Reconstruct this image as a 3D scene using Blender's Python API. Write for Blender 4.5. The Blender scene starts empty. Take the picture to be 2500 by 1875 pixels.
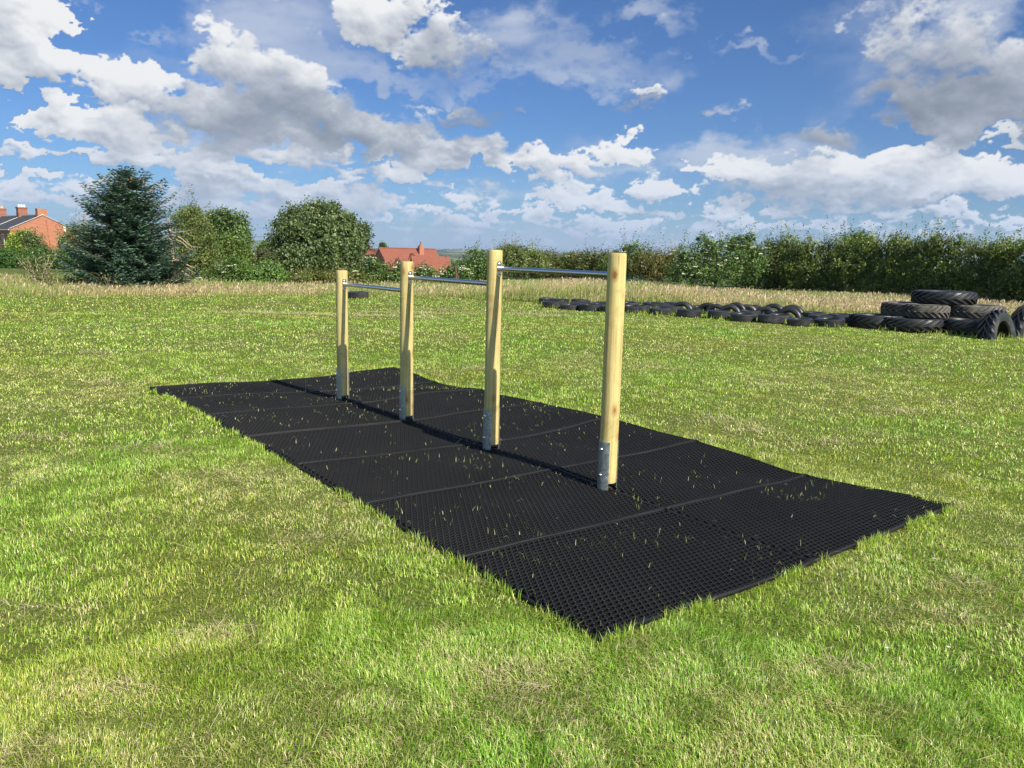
import bpy, bmesh, math, random
import numpy as np
from mathutils import Vector, Matrix

R = math.radians
scene = bpy.context.scene
COL = scene.collection

# ------------------------------------------------------------------ camera maths
IW, IH, FPX = 2500.0, 1875.0, 1933.0
PITCH, ROLL, EYE = R(9.426), R(1.397), 1.521
fw = np.array([0, math.cos(PITCH), -math.sin(PITCH)])
rt0 = np.array([1.0, 0, 0]); up0 = np.cross(rt0, fw)
rt = math.cos(ROLL)*rt0 + math.sin(ROLL)*up0
up = math.cos(ROLL)*up0 - math.sin(ROLL)*rt0
CAM = np.array([0, 0, EYE])

def ray(px, py):
    return fw + rt*(px-IW/2)/FPX - up*(py-IH/2)/FPX
def at(px, py, d):
    """world point seen at photo pixel (px,py), d metres forward"""
    v = ray(px, py); return CAM + v*(d/v[1])
def ground_at(px, py, z=0.0):
    v = ray(px, py); return CAM + v*((z-EYE)/v[2])

cam_d = bpy.data.cameras.new('camera'); cam = bpy.data.objects.new('camera', cam_d); COL.objects.link(cam)
cam.matrix_world = Matrix(((rt[0], up[0], -fw[0], 0), (rt[1], up[1], -fw[1], 0), (rt[2], up[2], -fw[2], EYE), (0, 0, 0, 1)))
cam_d.sensor_width = 36; cam_d.lens = 36*FPX/IW; cam_d.clip_start = 0.05; cam_d.clip_end = 40000
scene.camera = cam
scene.view_settings.view_transform = 'Standard'; scene.view_settings.look = 'None'
scene.view_settings.gamma = 1; scene.view_settings.exposure = 0.0

# ------------------------------------------------------------------ object helpers
def tag(o, label=None, cat=None, group=None, kind=None):
    if label: o['label'] = label
    if cat: o['category'] = cat
    if group: o['group'] = group
    if kind: o['kind'] = kind
    return o
def empty(name, loc=(0, 0, 0), rz=0.0):
    o = bpy.data.objects.new(name, None); COL.objects.link(o); o.location = loc; o.rotation_euler.z = rz
    o.empty_display_size = .2
    return o
def link(name, me, mat=None, parent=None, loc=None):
    o = bpy.data.objects.new(name, me); COL.objects.link(o)
    if mat is not None: me.materials.append(mat)
    if parent is not None: o.parent = parent
    if loc is not None: o.location = loc
    return o
def np_mesh(name, V, faces, smooth=False, col=None):
    """V (n,3); faces: list of int arrays (m,k); col (n,3) stored as 'col'"""
    me = bpy.data.meshes.new(name)
    V = np.asarray(V, dtype=np.float32)
    me.vertices.add(len(V)); me.vertices.foreach_set('co', V.ravel())
    faces = [np.asarray(f, dtype=np.int32) for f in faces if len(f)]
    nl = sum(f.size for f in faces); npoly = sum(len(f) for f in faces)
    me.loops.add(nl); me.polygons.add(npoly)
    me.loops.foreach_set('vertex_index', np.concatenate([f.ravel() for f in faces]))
    st, tot, s = [], [], 0
    for f in faces:
        k = f.shape[1]; n = len(f)
        st.append(s + np.arange(n)*k); tot.append(np.full(n, k)); s += n*k
    me.polygons.foreach_set('loop_start', np.concatenate(st).astype(np.int32))
    me.polygons.foreach_set('loop_total', np.concatenate(tot).astype(np.int32))
    if smooth: me.polygons.foreach_set('use_smooth', np.ones(npoly, dtype=bool))
    me.update(calc_edges=True)
    if col is not None:
        a = me.attributes.new('col', 'FLOAT_COLOR', 'POINT')
        c = np.ones((len(V), 4), dtype=np.float32); c[:, :3] = col
        a.data.foreach_set('color', c.ravel())
    return me
class MB:
    """collects simple solids into one mesh"""
    def __init__(s): s.V = []; s.F = []; s.n = 0
    def add(s, v, f):
        s.V += [tuple(p) for p in v]; s.F += [tuple(i+s.n for i in q) for q in f]; s.n += len(v)
    def box(s, c, sx, sy, sz, M=None):
        v = [Vector((c[0]+a*sx/2, c[1]+b*sy/2, c[2]+d*sz/2)) for d in (-1, 1) for b in (-1, 1) for a in (-1, 1)]
        if M is not None: v = [M @ p for p in v]
        s.add(v, [(0, 2, 3, 1), (4, 5, 7, 6), (0, 1, 5, 4), (2, 6, 7, 3), (0, 4, 6, 2), (1, 3, 7, 5)])
    def tube(s, pts, rad, seg=10, cap=True):
        pts = [Vector(p) for p in pts]
        if not hasattr(rad, '__len__'): rad = [rad]*len(pts)
        rings = []
        d0 = (pts[1]-pts[0]).normalized()
        n = d0.orthogonal().normalized()
        for i, p in enumerate(pts):
            d = (pts[min(i+1, len(pts)-1)]-pts[max(i-1, 0)]).normalized()
            n = (n - d*n.dot(d)).normalized(); b = d.cross(n)
            rings.append([p + (n*math.cos(2*math.pi*k/seg)+b*math.sin(2*math.pi*k/seg))*rad[i] for k in range(seg)])
        v = [q for r_ in rings for q in r_]; f = []
        for i in range(len(pts)-1):
            for k in range(seg):
                a = i*seg+k; b_ = i*seg+(k+1) % seg
                f.append((a, b_, b_+seg, a+seg))
        if cap:
            f.append(tuple(range(seg-1, -1, -1))); f.append(tuple((len(pts)-1)*seg+k for k in range(seg)))
        s.add(v, f)
    def poly(s, pts): s.add(pts, [tuple(range(len(pts)))])
    def prism(s, pts, off):
        n = len(pts); off = Vector(off); a = [Vector(p) for p in pts]; b = [p+off for p in a]
        s.add(a+b, [tuple(range(n-1, -1, -1)), tuple(range(n, 2*n))]+[(i, (i+1) % n, n+(i+1) % n, n+i) for i in range(n)])
    def build(s, name, mat, parent=None, smooth=False, bevel=0):
        me = bpy.data.meshes.new(name); me.from_pydata([tuple(p) for p in s.V], [], s.F)
        bm = bmesh.new(); bm.from_mesh(me)
        bmesh.ops.recalc_face_normals(bm, faces=bm.faces)
        bm.to_mesh(me); bm.free()
        if smooth:
            me.polygons.foreach_set('use_smooth', np.ones(len(me.polygons), dtype=bool))
            try: me.set_sharp_from_angle(angle=R(38))
            except Exception: pass
        me.update()
        o = link(name, me, mat, parent)
        if bevel:
            m = o.modifiers.new('bevel', 'BEVEL'); m.width = bevel; m.segments = 2; m.limit_method = 'ANGLE'; m.angle_limit = R(40)
        return o
def copy_tree(o, parent=None):
    c = o.copy(); COL.objects.link(c)
    if parent is not None: c.parent = parent
    for ch in list(o.children): copy_tree(ch, c)
    return c

# ------------------------------------------------------------------ node helpers
def new_mat(name):
    m = bpy.data.materials.new(name); m.use_nodes = True
    nt = m.node_tree; nt.nodes.clear()
    return m, nt
class NB:
    def __init__(s, nt): s.nt = nt
    def n(s, typ, **kw):
        nd = s.nt.nodes.new(typ)
        for k, v in kw.items(): setattr(nd, k, v)
        return nd
    def lk(s, a, b): s.nt.links.new(a, b)
    def sock(s, nd, i, v):
        if v is None: return
        if isinstance(v, bpy.types.NodeSocket): s.lk(v, nd.inputs[i])
        else: nd.inputs[i].default_value = v
    def math(s, op, a, b=None, c=None, clamp=False):
        nd = s.n('ShaderNodeMath', operation=op, use_clamp=clamp)
        s.sock(nd, 0, a); s.sock(nd, 1, b); s.sock(nd, 2, c); return nd.outputs[0]
    def vmath(s, op, a, b=None, c=None):
        nd = s.n('ShaderNodeVectorMath', operation=op)
        s.sock(nd, 0, a); s.sock(nd, 1, b)
        if c is not None: s.sock(nd, 2, c)
        return nd.outputs['Value'] if op in ('DOT_PRODUCT', 'LENGTH', 'DISTANCE') else nd.outputs[0]
    def noise(s, vec, scale, detail=4, rough=.55, dist=0.0, lac=2.0):
        nd = s.n('ShaderNodeTexNoise'); s.sock(nd, 'Vector', vec); nd.inputs['Scale'].default_value = scale
        nd.inputs['Detail'].default_value = detail; nd.inputs['Roughness'].default_value = rough
        nd.inputs['Distortion'].default_value = dist; nd.inputs['Lacunarity'].default_value = lac
        return nd.outputs['Fac']
    def mapr(s, v, a, b, c=0.0, d=1.0, smooth=False):
        nd = s.n('ShaderNodeMapRange'); nd.interpolation_type = 'SMOOTHSTEP' if smooth else 'LINEAR'; nd.clamp = True
        s.sock(nd, 0, v); s.sock(nd, 1, a); s.sock(nd, 2, b); s.sock(nd, 3, c); s.sock(nd, 4, d); return nd.outputs[0]
    def mix(s, f, a, b, blend='MIX'):
        nd = s.n('ShaderNodeMix', data_type='RGBA', blend_type=blend)
        s.sock(nd, 0, f)
        for i, v in ((6, a), (7, b)):
            if isinstance(v, bpy.types.NodeSocket): s.lk(v, nd.inputs[i])
            else: nd.inputs[i].default_value = (*v, 1) if len(v) == 3 else v
        return nd.outputs[2]
    def ramp(s, f, stops):
        nd = s.n('ShaderNodeValToRGB'); s.sock(nd, 0, f); e = nd.color_ramp.elements
        while len(e) < len(stops): e.new(.5)
        for el, (p, c) in zip(e, stops): el.position = p; el.color = (*c, 1)
        return nd.outputs[0]
def principled(name, color, rough=.6, metal=0.0, spec=.5, bump=None, bumpd=.002):
    m, nt = new_mat(name); b = NB(nt)
    o = b.n('ShaderNodeOutputMaterial'); p = b.n('ShaderNodeBsdfPrincipled'); b.lk(p.outputs[0], o.inputs[0])
    if callable(color): color = color(b)
    if isinstance(color, bpy.types.NodeSocket): b.lk(color, p.inputs['Base Color'])
    else: p.inputs['Base Color'].default_value = (*color, 1)
    if callable(rough): b.lk(rough(b), p.inputs['Roughness'])
    else: p.inputs['Roughness'].default_value = rough
    p.inputs['Metallic'].default_value = metal; p.inputs['Specular IOR Level'].default_value = spec
    if bump:
        bn = b.n('ShaderNodeBump'); bn.inputs['Distance'].default_value = bumpd; b.lk(bump(b), bn.inputs['Height']); b.lk(bn.outputs[0], p.inputs['Normal'])
    return m
def leaf_mat(name, trans=.35, rough=.5, spec=.3, gain=(1, 1, 1)):
    """leaf with its own albedo per leaf (attribute) and light passing through"""
    m, nt = new_mat(name); b = NB(nt)
    o = b.n('ShaderNodeOutputMaterial'); a = b.n('ShaderNodeAttribute', attribute_name='col')
    c = b.mix(1.0, a.outputs['Color'], gain, 'MULTIPLY')
    p = b.n('ShaderNodeBsdfPrincipled'); p.inputs['Roughness'].default_value = rough; p.inputs['Specular IOR Level'].default_value = spec
    b.lk(c, p.inputs['Base Color'])
    t = b.n('ShaderNodeBsdfTranslucent'); b.lk(b.mix(1.0, c, (1.25, 1.25, .7), 'MULTIPLY'), t.inputs[0])
    mx = b.n('ShaderNodeMixShader'); mx.inputs[0].default_value = trans
    b.lk(p.outputs[0], mx.inputs[1]); b.lk(t.outputs[0], mx.inputs[2]); b.lk(mx.outputs[0], o.inputs[0])
    return m

# ------------------------------------------------------------------ numpy noise (smooth value noise)
def _hash(ix, iy, seed):
    h = (ix.astype(np.int64)*374761393 + iy.astype(np.int64)*668265263 + seed*1442695041) & 0x7fffffff
    h = ((h ^ (h >> 13))*1274126177) & 0x7fffffff
    return ((h ^ (h >> 16)) & 0xffff)/65535.0
def vnoise(x, y, seed=0):
    ix = np.floor(x); iy = np.floor(y); fx = x-ix; fy = y-iy
    fx = fx*fx*(3-2*fx); fy = fy*fy*(3-2*fy)
    a = _hash(ix, iy, seed); b = _hash(ix+1, iy, seed); c = _hash(ix, iy+1, seed); d = _hash(ix+1, iy+1, seed)
    return a*(1-fx)*(1-fy)+b*fx*(1-fy)+c*(1-fx)*fy+d*fx*fy
def fbm(x, y, seed=0, o=4, gain=.5):
    s = 0; a = .5; t = 0
    for i in range(o):
        s = s + a*vnoise(x*2**i, y*2**i, seed+i*17); t += a; a *= gain
    return s/t

# ------------------------------------------------------------------ mat frame and terrain height
MA = np.array([.366, 2.896]); MTH = 0.659
MU = np.array([math.cos(MTH), math.sin(MTH)]); MV = np.array([-math.sin(MTH), math.cos(MTH)])
def mat_uv(x, y):
    dx = x-MA[0]; dy = y-MA[1]
    return dx*MU[0]+dy*MU[1], dx*MV[0]+dy*MV[1]
ZG = np.array([[.014, .019, .027, .023, .02, .019, .004, -.03],
               [-.02, 0, 0, -.004, -.012, -.016, -.045, -.055],
               [0, -.008, .004, .012, .0, -.02, -.04, -.03]])
def mat_field(u, v):
    a = np.clip(u/1.5, 0, 1.9999); b = np.clip(v, 0, 6.9999)
    i = a.astype(int); j = b.astype(int); fa = a-i; fb = b-j
    fa = fa*fa*(3-2*fa); fb = fb*fb*(3-2*fb)
    z = ZG[i, j]*(1-fa)*(1-fb)+ZG[i+1, j]*fa*(1-fb)+ZG[i, j+1]*(1-fa)*fb+ZG[i+1, j+1]*fa*fb
    out = np.hypot(np.maximum(0, np.maximum(-u, u-3.05)), np.maximum(0, np.maximum(-v, v-7)))
    return z*np.exp(-(out/1.6)**2)
def gz(x, y):
    x = np.asarray(x, float); y = np.asarray(y, float)
    u, v = mat_uv(x, y)
    d = np.hypot(x, y); az = np.degrees(np.arctan2(x, y))
    z = mat_field(u, v)
    w = np.clip((u-1.2)/1.2, 0, 1)
    z = z + (fbm(x*1.1, y*1.1, 5, 2)-.5)*(.036+.07*w*np.clip((6-np.abs(v-4))/3, 0, 1)*np.clip(4.5-u, 0, 1))*np.clip(1-d/60, 0, 1)
    z = z + (vnoise(x*.35, y*.35, 9)-.5)*.05*np.clip((d-6)/6, 0, 1)*np.clip(1-d/80, 0, 1)
    steep = np.where(az < -14, np.clip((az+34)/20, .32, 1), 1.0)
    D = np.clip(d-44, 0, 650)
    z = z - .043*D*steep*np.clip(D/30, 0, 1)
    far = np.clip((d-1500)/5500, 0, 1)
    hills = 28 + 1.0 + np.clip((-az-8)/20, 0, 1)*52 + (fbm(az*.25+50, d*.0005, 31, 4)-.5)*60
    z = z + far*far*(3-2*far)*hills
    z = z + np.clip((d-500)/800, 0, 1)*(fbm(x*.0009+7, y*.0009+3, 41, 4)-.5)*26*np.clip(1.4-d/6000, .3, 1)
    return z
EXPO = 0.85; SKYG = .45; CLOUDG = .52; SKYTINT = (.50, .78, 1.19)
# ------------------------------------------------------------------ light and sky
SUN_EL = 36.6; SUN_AZ = 40.5           # sun stands behind the camera to the right
sv = Vector((math.sin(R(SUN_AZ))*math.cos(R(SUN_EL)), -math.cos(R(SUN_AZ))*math.cos(R(SUN_EL)), math.sin(R(SUN_EL))))
sd = bpy.data.lights.new('sun', 'SUN'); sd.energy = 4.9; sd.angle = R(.53); sd.color = (1.0, .94, .82)
so = bpy.data.objects.new('sun', sd); COL.objects.link(so)
so.rotation_euler = (-sv).to_track_quat('-Z', 'Y').to_euler(); so.location = (0, 0, 30)
scene.view_settings.exposure = EXPO

THICK = [(20, 95, 125, 110, 1.3, 1.0), (10, 20, 60, 70, .9, 1.0), (90, 170, 75, 48, .9, .9),
 (250, 165, 88, 36, 1.0, .9), (490, 90, 40, 90, .55, .8), (545, 165, 120, 60, .9, .72), (600, 190, 110, 55, .8, .66), (340, 215, 190, 32, .9, .72), (450, 245, 200, 45, .9, .6),
 (640, 255, 200, 60, 1.0, .52), (760, 285, 180, 50, 1.0, .48), (930, 310, 210, 36, 1.0, .5), (1060, 312, 90, 28, .8, .62), (900, 270, 150, 30, .6, .6), (700, 180, 120, 45, .45, .7),
 (190, 270, 112, 48, 1.2, 1.0), (260, 290, 75, 34, .8, .95), (315, 335, 80, 28, 1.0, .9), (470, 305, 80, 38, .9, .72), (515, 332, 62, 17, .9, .98), (617, 330, 42, 20, .9, .98), (60, 333, 42, 14, .7, .8),
 (880, 45, 150, 85, 1.2, .86), (985, 95, 110, 60, 1.0, .55), (1085, 150, 60, 45, .8, .45), (800, 30, 100, 70, .6, .85),
 (990, 225, 85, 34, 1.0, .34), (1085, 240, 62, 34, 1.0, .30), (900, 215, 90, 20, .5, .6),
 (1350, 215, 110, 38, 1.0, .42), (1460, 225, 110, 26, .8, .46), (1385, 192, 52, 16, .7, 1.0), (1560, 240, 70, 20, .45, .55),
 (2080, 165, 220, 85, 1.1, .50), (2150, 235, 150, 60, 1.0, .47), (1990, 215, 140, 50, .8, .42), (2000, 75, 120, 60, .6, .66), (1890, 55, 90, 60, .55, .72), (2200, 120, 70, 40, .7, .7), (2170, 270, 100, 30, .8, .5),
 (1740, 290, 84, 34, 1.1, .30), (1720, 245, 60, 24, .7, .36), (1985, 265, 95, 22, .8, .78), (2060, 292, 90, 26, .9, .5),
 (1215, 348, 68, 28, 1.0, .86), (1330, 322, 82, 36, 1.1, .97), (1400, 345, 50, 20, .5, .8), (1425, 402, 58, 22, 1.0, .98), (1503, 405, 20, 18, .9, 1.0),
 (1975, 345, 72, 40, 1.2, 1.05), (1880, 380, 150, 44, 1.1, .98), (2085, 392, 125, 48, 1.1, 1.0), (1720, 385, 110, 46, 1.0, .74), (1850, 425, 260, 32, 1.0, .66), (1640, 345, 90, 30, .6, .62), (2190, 420, 70, 35, .8, .9), (1570, 410, 60, 40, .6, .66), (1595, 425, 28, 17, .8, 1.0),
 (902, 385, 38, 30, 1.1, 1.0), (853, 375, 20, 22, .8, .95), (835, 370, 25, 14, .5, .55), (1230, 425, 95, 26, 1.0, .94), (1330, 435, 70, 18, .8, .85), (1270, 478, 42, 20, 1.0, 1.0), (1375, 492, 85, 15, .9, 1.0), (1160, 482, 34, 15, .8, .98),
 (1690, 468, 60, 16, .9, .98), (1930, 470, 50, 20, .8, .9), (2030, 478, 30, 20, .9, .98), (2140, 480, 60, 14, .8, .95), (1740, 497, 90, 12, .7, .95), (1460, 455, 120, 16, .6, .62), (1640, 500, 40, 14, .8, 1.0),
 (460, 375, 90, 38, 1.0, .92), (560, 405, 130, 36, .9, .74), (700, 430, 160, 40, .8, .66), (820, 440, 90, 30, .7, .75), (100, 425, 200, 22, .8, .86), (380, 430, 120, 40, .7, .8), (960, 480, 120, 26, .6, .72), (990, 470, 40, 14, .8, .97), (560, 460, 140, 24, .7, .8), (1060, 400, 60, 24, .5, .7), (960, 350, 80, 22, .6, .7)]
THIN = [(620, 60, 240, 90, .95, .9), (1150, 95, 170, 95, 1.0, .9), (720, 135, 190, 45, .9, .9), (1430, 25, 130, 40, .9, .9), (1340, 135, 180, 60, .9, .8), (1000, 165, 260, 40, .9, .9),
 (1645, 105, 78, 20, .8, .9), (330, 80, 60, 14, .6, .9), (2120, 30, 90, 60, .8, .8), (450, 150, 230, 60, .6, .9), (1300, 330, 260, 60, .55, .85), (1700, 330, 200, 60, .5, .8), (600, 300, 420, 90, .5, .85), (1560, 330, 150, 40, .6, .8), (1850, 150, 200, 120, .5, .7), (230, 300, 200, 60, .4, .9)]

world = bpy.data.worlds.new('World'); scene.world = world; world.use_nodes = True
nt = world.node_tree; nt.nodes.clear(); b = NB(nt)
wo = b.n('ShaderNodeOutputWorld'); bg = b.n('ShaderNodeBackground'); b.lk(bg.outputs[0], wo.inputs[0])
sky = b.n('ShaderNodeTexSky', sky_type='NISHITA'); sky.sun_disc = False
sky.sun_elevation = R(SUN_EL); sky.sun_rotation = math.atan2(sv.x, sv.y)
sky.altitude = 60; sky.air_density = 1.0; sky.dust_density = .3; sky.ozone_density = 3.0
SKY_STR = .10
b.lk(sky.outputs[0], bg.inputs[0]); bg.inputs[1].default_value = SKY_STR

# --- the sky itself: a far shell; air colour from the sky model, clouds grown on a grid of directions
def aeq(x, y):
    v = ray(x*IW/2212, y*IW/2212); v = v/np.linalg.norm(v)
    return math.degrees(math.atan2(v[0], v[1])), math.degrees(math.asin(v[2]))
STEP = .07
AZ = np.arange(-56, 56.01, STEP); EL = np.arange(-1.2, 27.01, STEP)
EE, AA = np.meshgrid(EL, AZ, indexing='ij')
def worley(x, y, seed):
    ix = np.floor(x); iy = np.floor(y); best = np.full(x.shape, 9.0)
    for dx in (-1, 0, 1):
        for dy in (-1, 0, 1):
            cx, cy = ix+dx, iy+dy
            px = cx+.15+.7*_hash(cx, cy, seed); py = cy+.15+.7*_hash(cx, cy, seed+57)
            best = np.minimum(best, (px-x)**2+(py-y)**2)
    return np.sqrt(best)
lev = np.clip(np.log2((np.maximum(EE, 0)+2.6)/2.6)*.92, 0, 2.0)     # clouds look larger higher up
def scaled(fn):
    """noise whose grain grows with height above the horizon: blends three grain sizes"""
    out = np.zeros_like(AA)
    for i, sg in enumerate((1.5, 3.0, 6.0)):
        w = np.clip(1-np.abs(lev-i), 0, 1); out += w*fn(AA/sg+i*31.7, EE/(sg*.66)+i*11.3)
    return out
wx = scaled(lambda u, v: fbm(u*.9, v*.9, 3, 4))-.5; wy = scaled(lambda u, v: fbm(u*.9+40, v*.9, 8, 4))-.5
wamp = 1.5*2.0**lev
vx = scaled(lambda u, v: fbm(u*2.7, v*2.7, 61, 5, .66))-.5; vy = scaled(lambda u, v: fbm(u*2.7+9, v*2.7+4, 67, 5, .66))-.5
AW = AA+wx*wamp*.8+vx*wamp*.9; EW = EE+wy*wamp*.55+vy*wamp*.72
def field(lst):
    S = np.zeros_like(AA); T = np.zeros_like(AA)
    k = IW/2212
    for (cx, cy, rx, ry, a, t) in lst:
        A, E_ = aeq(cx, cy); ra = math.degrees(rx*k/FPX)*1.02; re = math.degrees(ry*k/FPX)*1.02
        dy_ = EW-E_; dy_ = np.where(dy_ < 0, dy_*(1.45 if t > .82 else 1.1), dy_)
        w = a*np.maximum(0, 1-((AW-A)/ra)**2-(dy_/re)**2); S += w; T += w*t
    return S, T/np.maximum(S, .02)
def sstep(x, a, b_): t = np.clip((x-a)/(b_-a), 0, 1); return t*t*(3-2*t)
def blur(a, r):
    for ax in (0, 1):
        for _ in range(2):
            pad = [(0, 0), (0, 0)]; pad[ax] = (r+1, r); c = np.cumsum(np.pad(a, pad, mode='edge'), axis=ax)
            n_ = a.shape[ax]
            hi = np.take(c, np.arange(2*r+1, 2*r+1+n_), axis=ax); lo = np.take(c, np.arange(0, n_), axis=ax); a = (hi-lo)/(2*r+1)
    return a
def shift(a, de, da):
    """value found de degrees higher and da degrees to the right"""
    i = int(round(de/STEP)); j = int(round(da/STEP))
    out = np.zeros_like(a); H, W_ = a.shape
    out[max(0, -i):H-max(0, i), max(0, -j):W_-max(0, j)] = a[max(0, i):H-max(0, -i), max(0, j):W_-max(0, -j)]
    return out
S1, T1 = field(THICK); S2, T2 = field(THIN)
GAPS = [(185, 95, 60, 60, .9, 1), (165, 214, 120, 13, .8, 1), (70, 222, 130, 18, .9, 1), (300, 70, 130, 70, .9, 1), (60, 300, 90, 22, .8, 1), (130, 365, 160, 16, .8, 1), (620, 368, 190, 14, .9, 1), (730, 205, 80, 14, .7, 1), (180, 200, 40, 22, .6, 1), (385, 300, 30, 30, .5, 1),
        (1190, 275, 150, 26, .9, 1), (1640, 195, 130, 70, .9, 1), (1480, 330, 90, 40, .7, 1), (720, 345, 60, 20, .8, 1), (1120, 375, 60, 30, .6, 1), (1560, 370, 50, 26, .6, 1), (1300, 385, 80, 12, .7, 1), (1880, 285, 60, 40, .5, 1), (1180, 200, 60, 14, .6, 1), (1500, 440, 90, 10, .6, 1), (1700, 450, 130, 8, .6, 1)]
S1 = S1-field(GAPS)[0]
# many small flat-based heaps towards the horizon
crs = np.random.default_rng(4)
for _ in range(330):
    e0 = .35+7.2*crs.random()**1.5; a0 = crs.uniform(-54, 54)
    ry = (.16+.075*e0)*crs.uniform(.7, 1.5); rx = ry*crs.uniform(1.8, 4.2); am_ = crs.uniform(.55, 1.15); tn = crs.uniform(.78, 1.03)
    i0, i1 = np.searchsorted(EL, [e0-ry*3-.6, e0+ry*3+.6]); j0, j1 = np.searchsorted(AZ, [a0-rx*2-1, a0+rx*2+1]); sl = (slice(i0, i1), slice(j0, j1))
    dx_ = (AW[sl]-a0)/rx; dy_ = (EW[sl]-e0)/ry; dy_ = np.where(dy_ < 0, dy_*2.2, dy_)
    w = am_*np.maximum(0, 1-dx_*dx_-dy_*dy_)
    T1[sl] = (T1[sl]*np.maximum(S1[sl], 0)+tn*w)/np.maximum(np.maximum(S1[sl], 0)+w, .02); S1[sl] += w
def billow(u, v):
    u2 = u+wx*.9; v2 = v+wy*.9; bl = 0; am = .5
    for o_ in range(5):
        f_ = 1.1*2.15**o_; bl = bl+am*(.52-worley(u2*f_, v2*f_, 11+o_)); am *= .66
    return bl
bil = scaled(billow)
f1 = scaled(lambda u, v: fbm(u*.8, v*.8, 21, 7, .60))-.5; f2 = scaled(lambda u, v: fbm(u*2.6, v*2.6, 33, 6, .68))-.5
# low belt of small flat clouds
belt = sstep(EE, .3, 1.6)*(1-sstep(EE, 4.2, 8.0))
nb = fbm(AA*.33+wx*1.5, EE*1.5+wy*1.5+7, 5, 5)-.5
nb2 = fbm(AA*1.1+wx*1.5+50, EE*3.0+wy*1.5+9, 6, 4)-.5
S1b = S1+belt*np.maximum(0, .34+2.4*nb+1.8*nb2)*.45
T1b = np.where(S1 > .05, T1, .80)
D = S1b+(1.7*f1+.85*bil+2.5*f2)*(.5+.5*sstep(S1b, .0, .35))
hard = sstep(T1b, .55, .95)                       # sunlit heaps are crisp, grey undersides are soft
A1 = sstep(D, .32, .58+.95*(1-hard))
# light: optical depth towards the sun, which stands high behind the right shoulder
dens = sstep(D, .28, 1.35)
tau = np.zeros_like(D)
for s_ in (.25, .5, .85, 1.3, 1.9, 2.7):
    tau += shift(blur(dens, 2), s_*.9, s_*.45)*(.30 if s_ < .6 else .5)
relief = 1.25*(blur(D, 1)-shift(blur(D, 1), .16, .10))
relief2 = blur(D, 6)-shift(blur(D, 6), .9, .4)
lit = np.exp(-.42*tau)
br = T1b*(.66+.46*lit)+.20*np.clip(relief, -.5, .5)*(.35+.65*hard)+.11*np.clip(relief2, -.9, .9)+.16*bil+.45*f1+.55*f2
br = br-.06*sstep(D, 1.0, 2.2)
def ramp_np(x, st):
    xs = [p for p, _ in st]; return np.stack([np.interp(x, xs, [c[i] for _, c in st]) for i in range(3)], -1)
C1 = ramp_np(br, [(.15, (.20, .24, .31)), (.36, (.295, .34, .42)), (.60, (.47, .515, .595)), (.82, (.73, .765, .82)), (1.02, (.95, .955, .965))])
# thin high sheets
ns = fbm(AA/9+wx*.7, EE/2.6+wy*.9-AA*.03, 71, 7)
D2 = S2+1.9*(ns-.5)
A2 = sstep(D2, .10, 1.25)*.66
C2 = ramp_np(ns+.12*(T2-.8), [(.3, (.40, .48, .65)), (.55, (.56, .63, .76)), (.75, (.74, .78, .85))])
hz = (.62*(1-sstep(EE, .5, 8.0)))[..., None]
C1 = C1*(1-hz)+np.array([.42, .53, .73])*hz*(.75+.5*np.clip(br, 0, 1))[..., None]
Aall = 1-(1-A1)*(1-A2)
Call = (C1*A1[..., None]+C2*(A2*(1-A1))[..., None])/np.maximum(Aall, 1e-4)[..., None]
veil = (1-sstep(EE, -.8, 3.2))*.85
Aall2 = 1-(1-Aall)*(1-veil)
Call = (Call*(Aall*(1-veil))[..., None]+np.array([.27, .41, .66])*veil[..., None])/np.maximum(Aall2, 1e-4)[..., None]
fade = sstep(26.9-EE, 0, 3)*sstep(56-np.abs(AA), 0, 5)
Aall2 = Aall2*fade
RS = 16000.0
ar, er = np.radians(AA), np.radians(EE)
SV = np.stack([RS*np.sin(ar)*np.cos(er), RS*np.cos(ar)*np.cos(er), RS*np.sin(er)], -1).reshape(-1, 3)
h_, w_ = AA.shape
I, J = np.meshgrid(np.arange(h_-1), np.arange(w_-1), indexing='ij')
SF = np.stack([I*w_+J, I*w_+J+1, (I+1)*w_+J+1, (I+1)*w_+J], -1).reshape(-1, 4)
me = np_mesh('sky', SV, [SF], True)
at_ = me.attributes.new('cloud', 'FLOAT_COLOR', 'POINT')
at_.data.foreach_set('color', np.concatenate([Call.reshape(-1, 3)*CLOUDG, Aall2.reshape(-1, 1)], 1).astype(np.float32).ravel())
m, nt = new_mat('sky'); b = NB(nt)
o = b.n('ShaderNodeOutputMaterial'); em = b.n('ShaderNodeEmission'); b.lk(em.outputs[0], o.inputs[0])
sk = b.n('ShaderNodeTexSky', sky_type='NISHITA'); sk.sun_disc = False
for a_ in ('sun_elevation', 'sun_rotation', 'altitude', 'air_density', 'dust_density', 'ozone_density'): setattr(sk, a_, getattr(sky, a_))
dirn_ = b.vmath('NORMALIZE', b.n('ShaderNodeNewGeometry').outputs['Position']); b.lk(dirn_, sk.inputs['Vector'])
sc_ = b.n('ShaderNodeVectorMath', operation='SCALE'); b.lk(sk.outputs[0], sc_.inputs[0]); sc_.inputs['Scale'].default_value = SKY_STR*SKYG
air = b.mix(1.0, sc_.outputs[0], SKYTINT, 'MULTIPLY')
ca = b.n('ShaderNodeAttribute', attribute_name='cloud')
b.lk(b.mix(ca.outputs['Alpha'], air, ca.outputs['Color']), em.inputs['Color'])
try: m.cycles.emission_sampling = 'NONE'
except Exception: pass
tag(link('sky', me, m), kind='structure')
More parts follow.
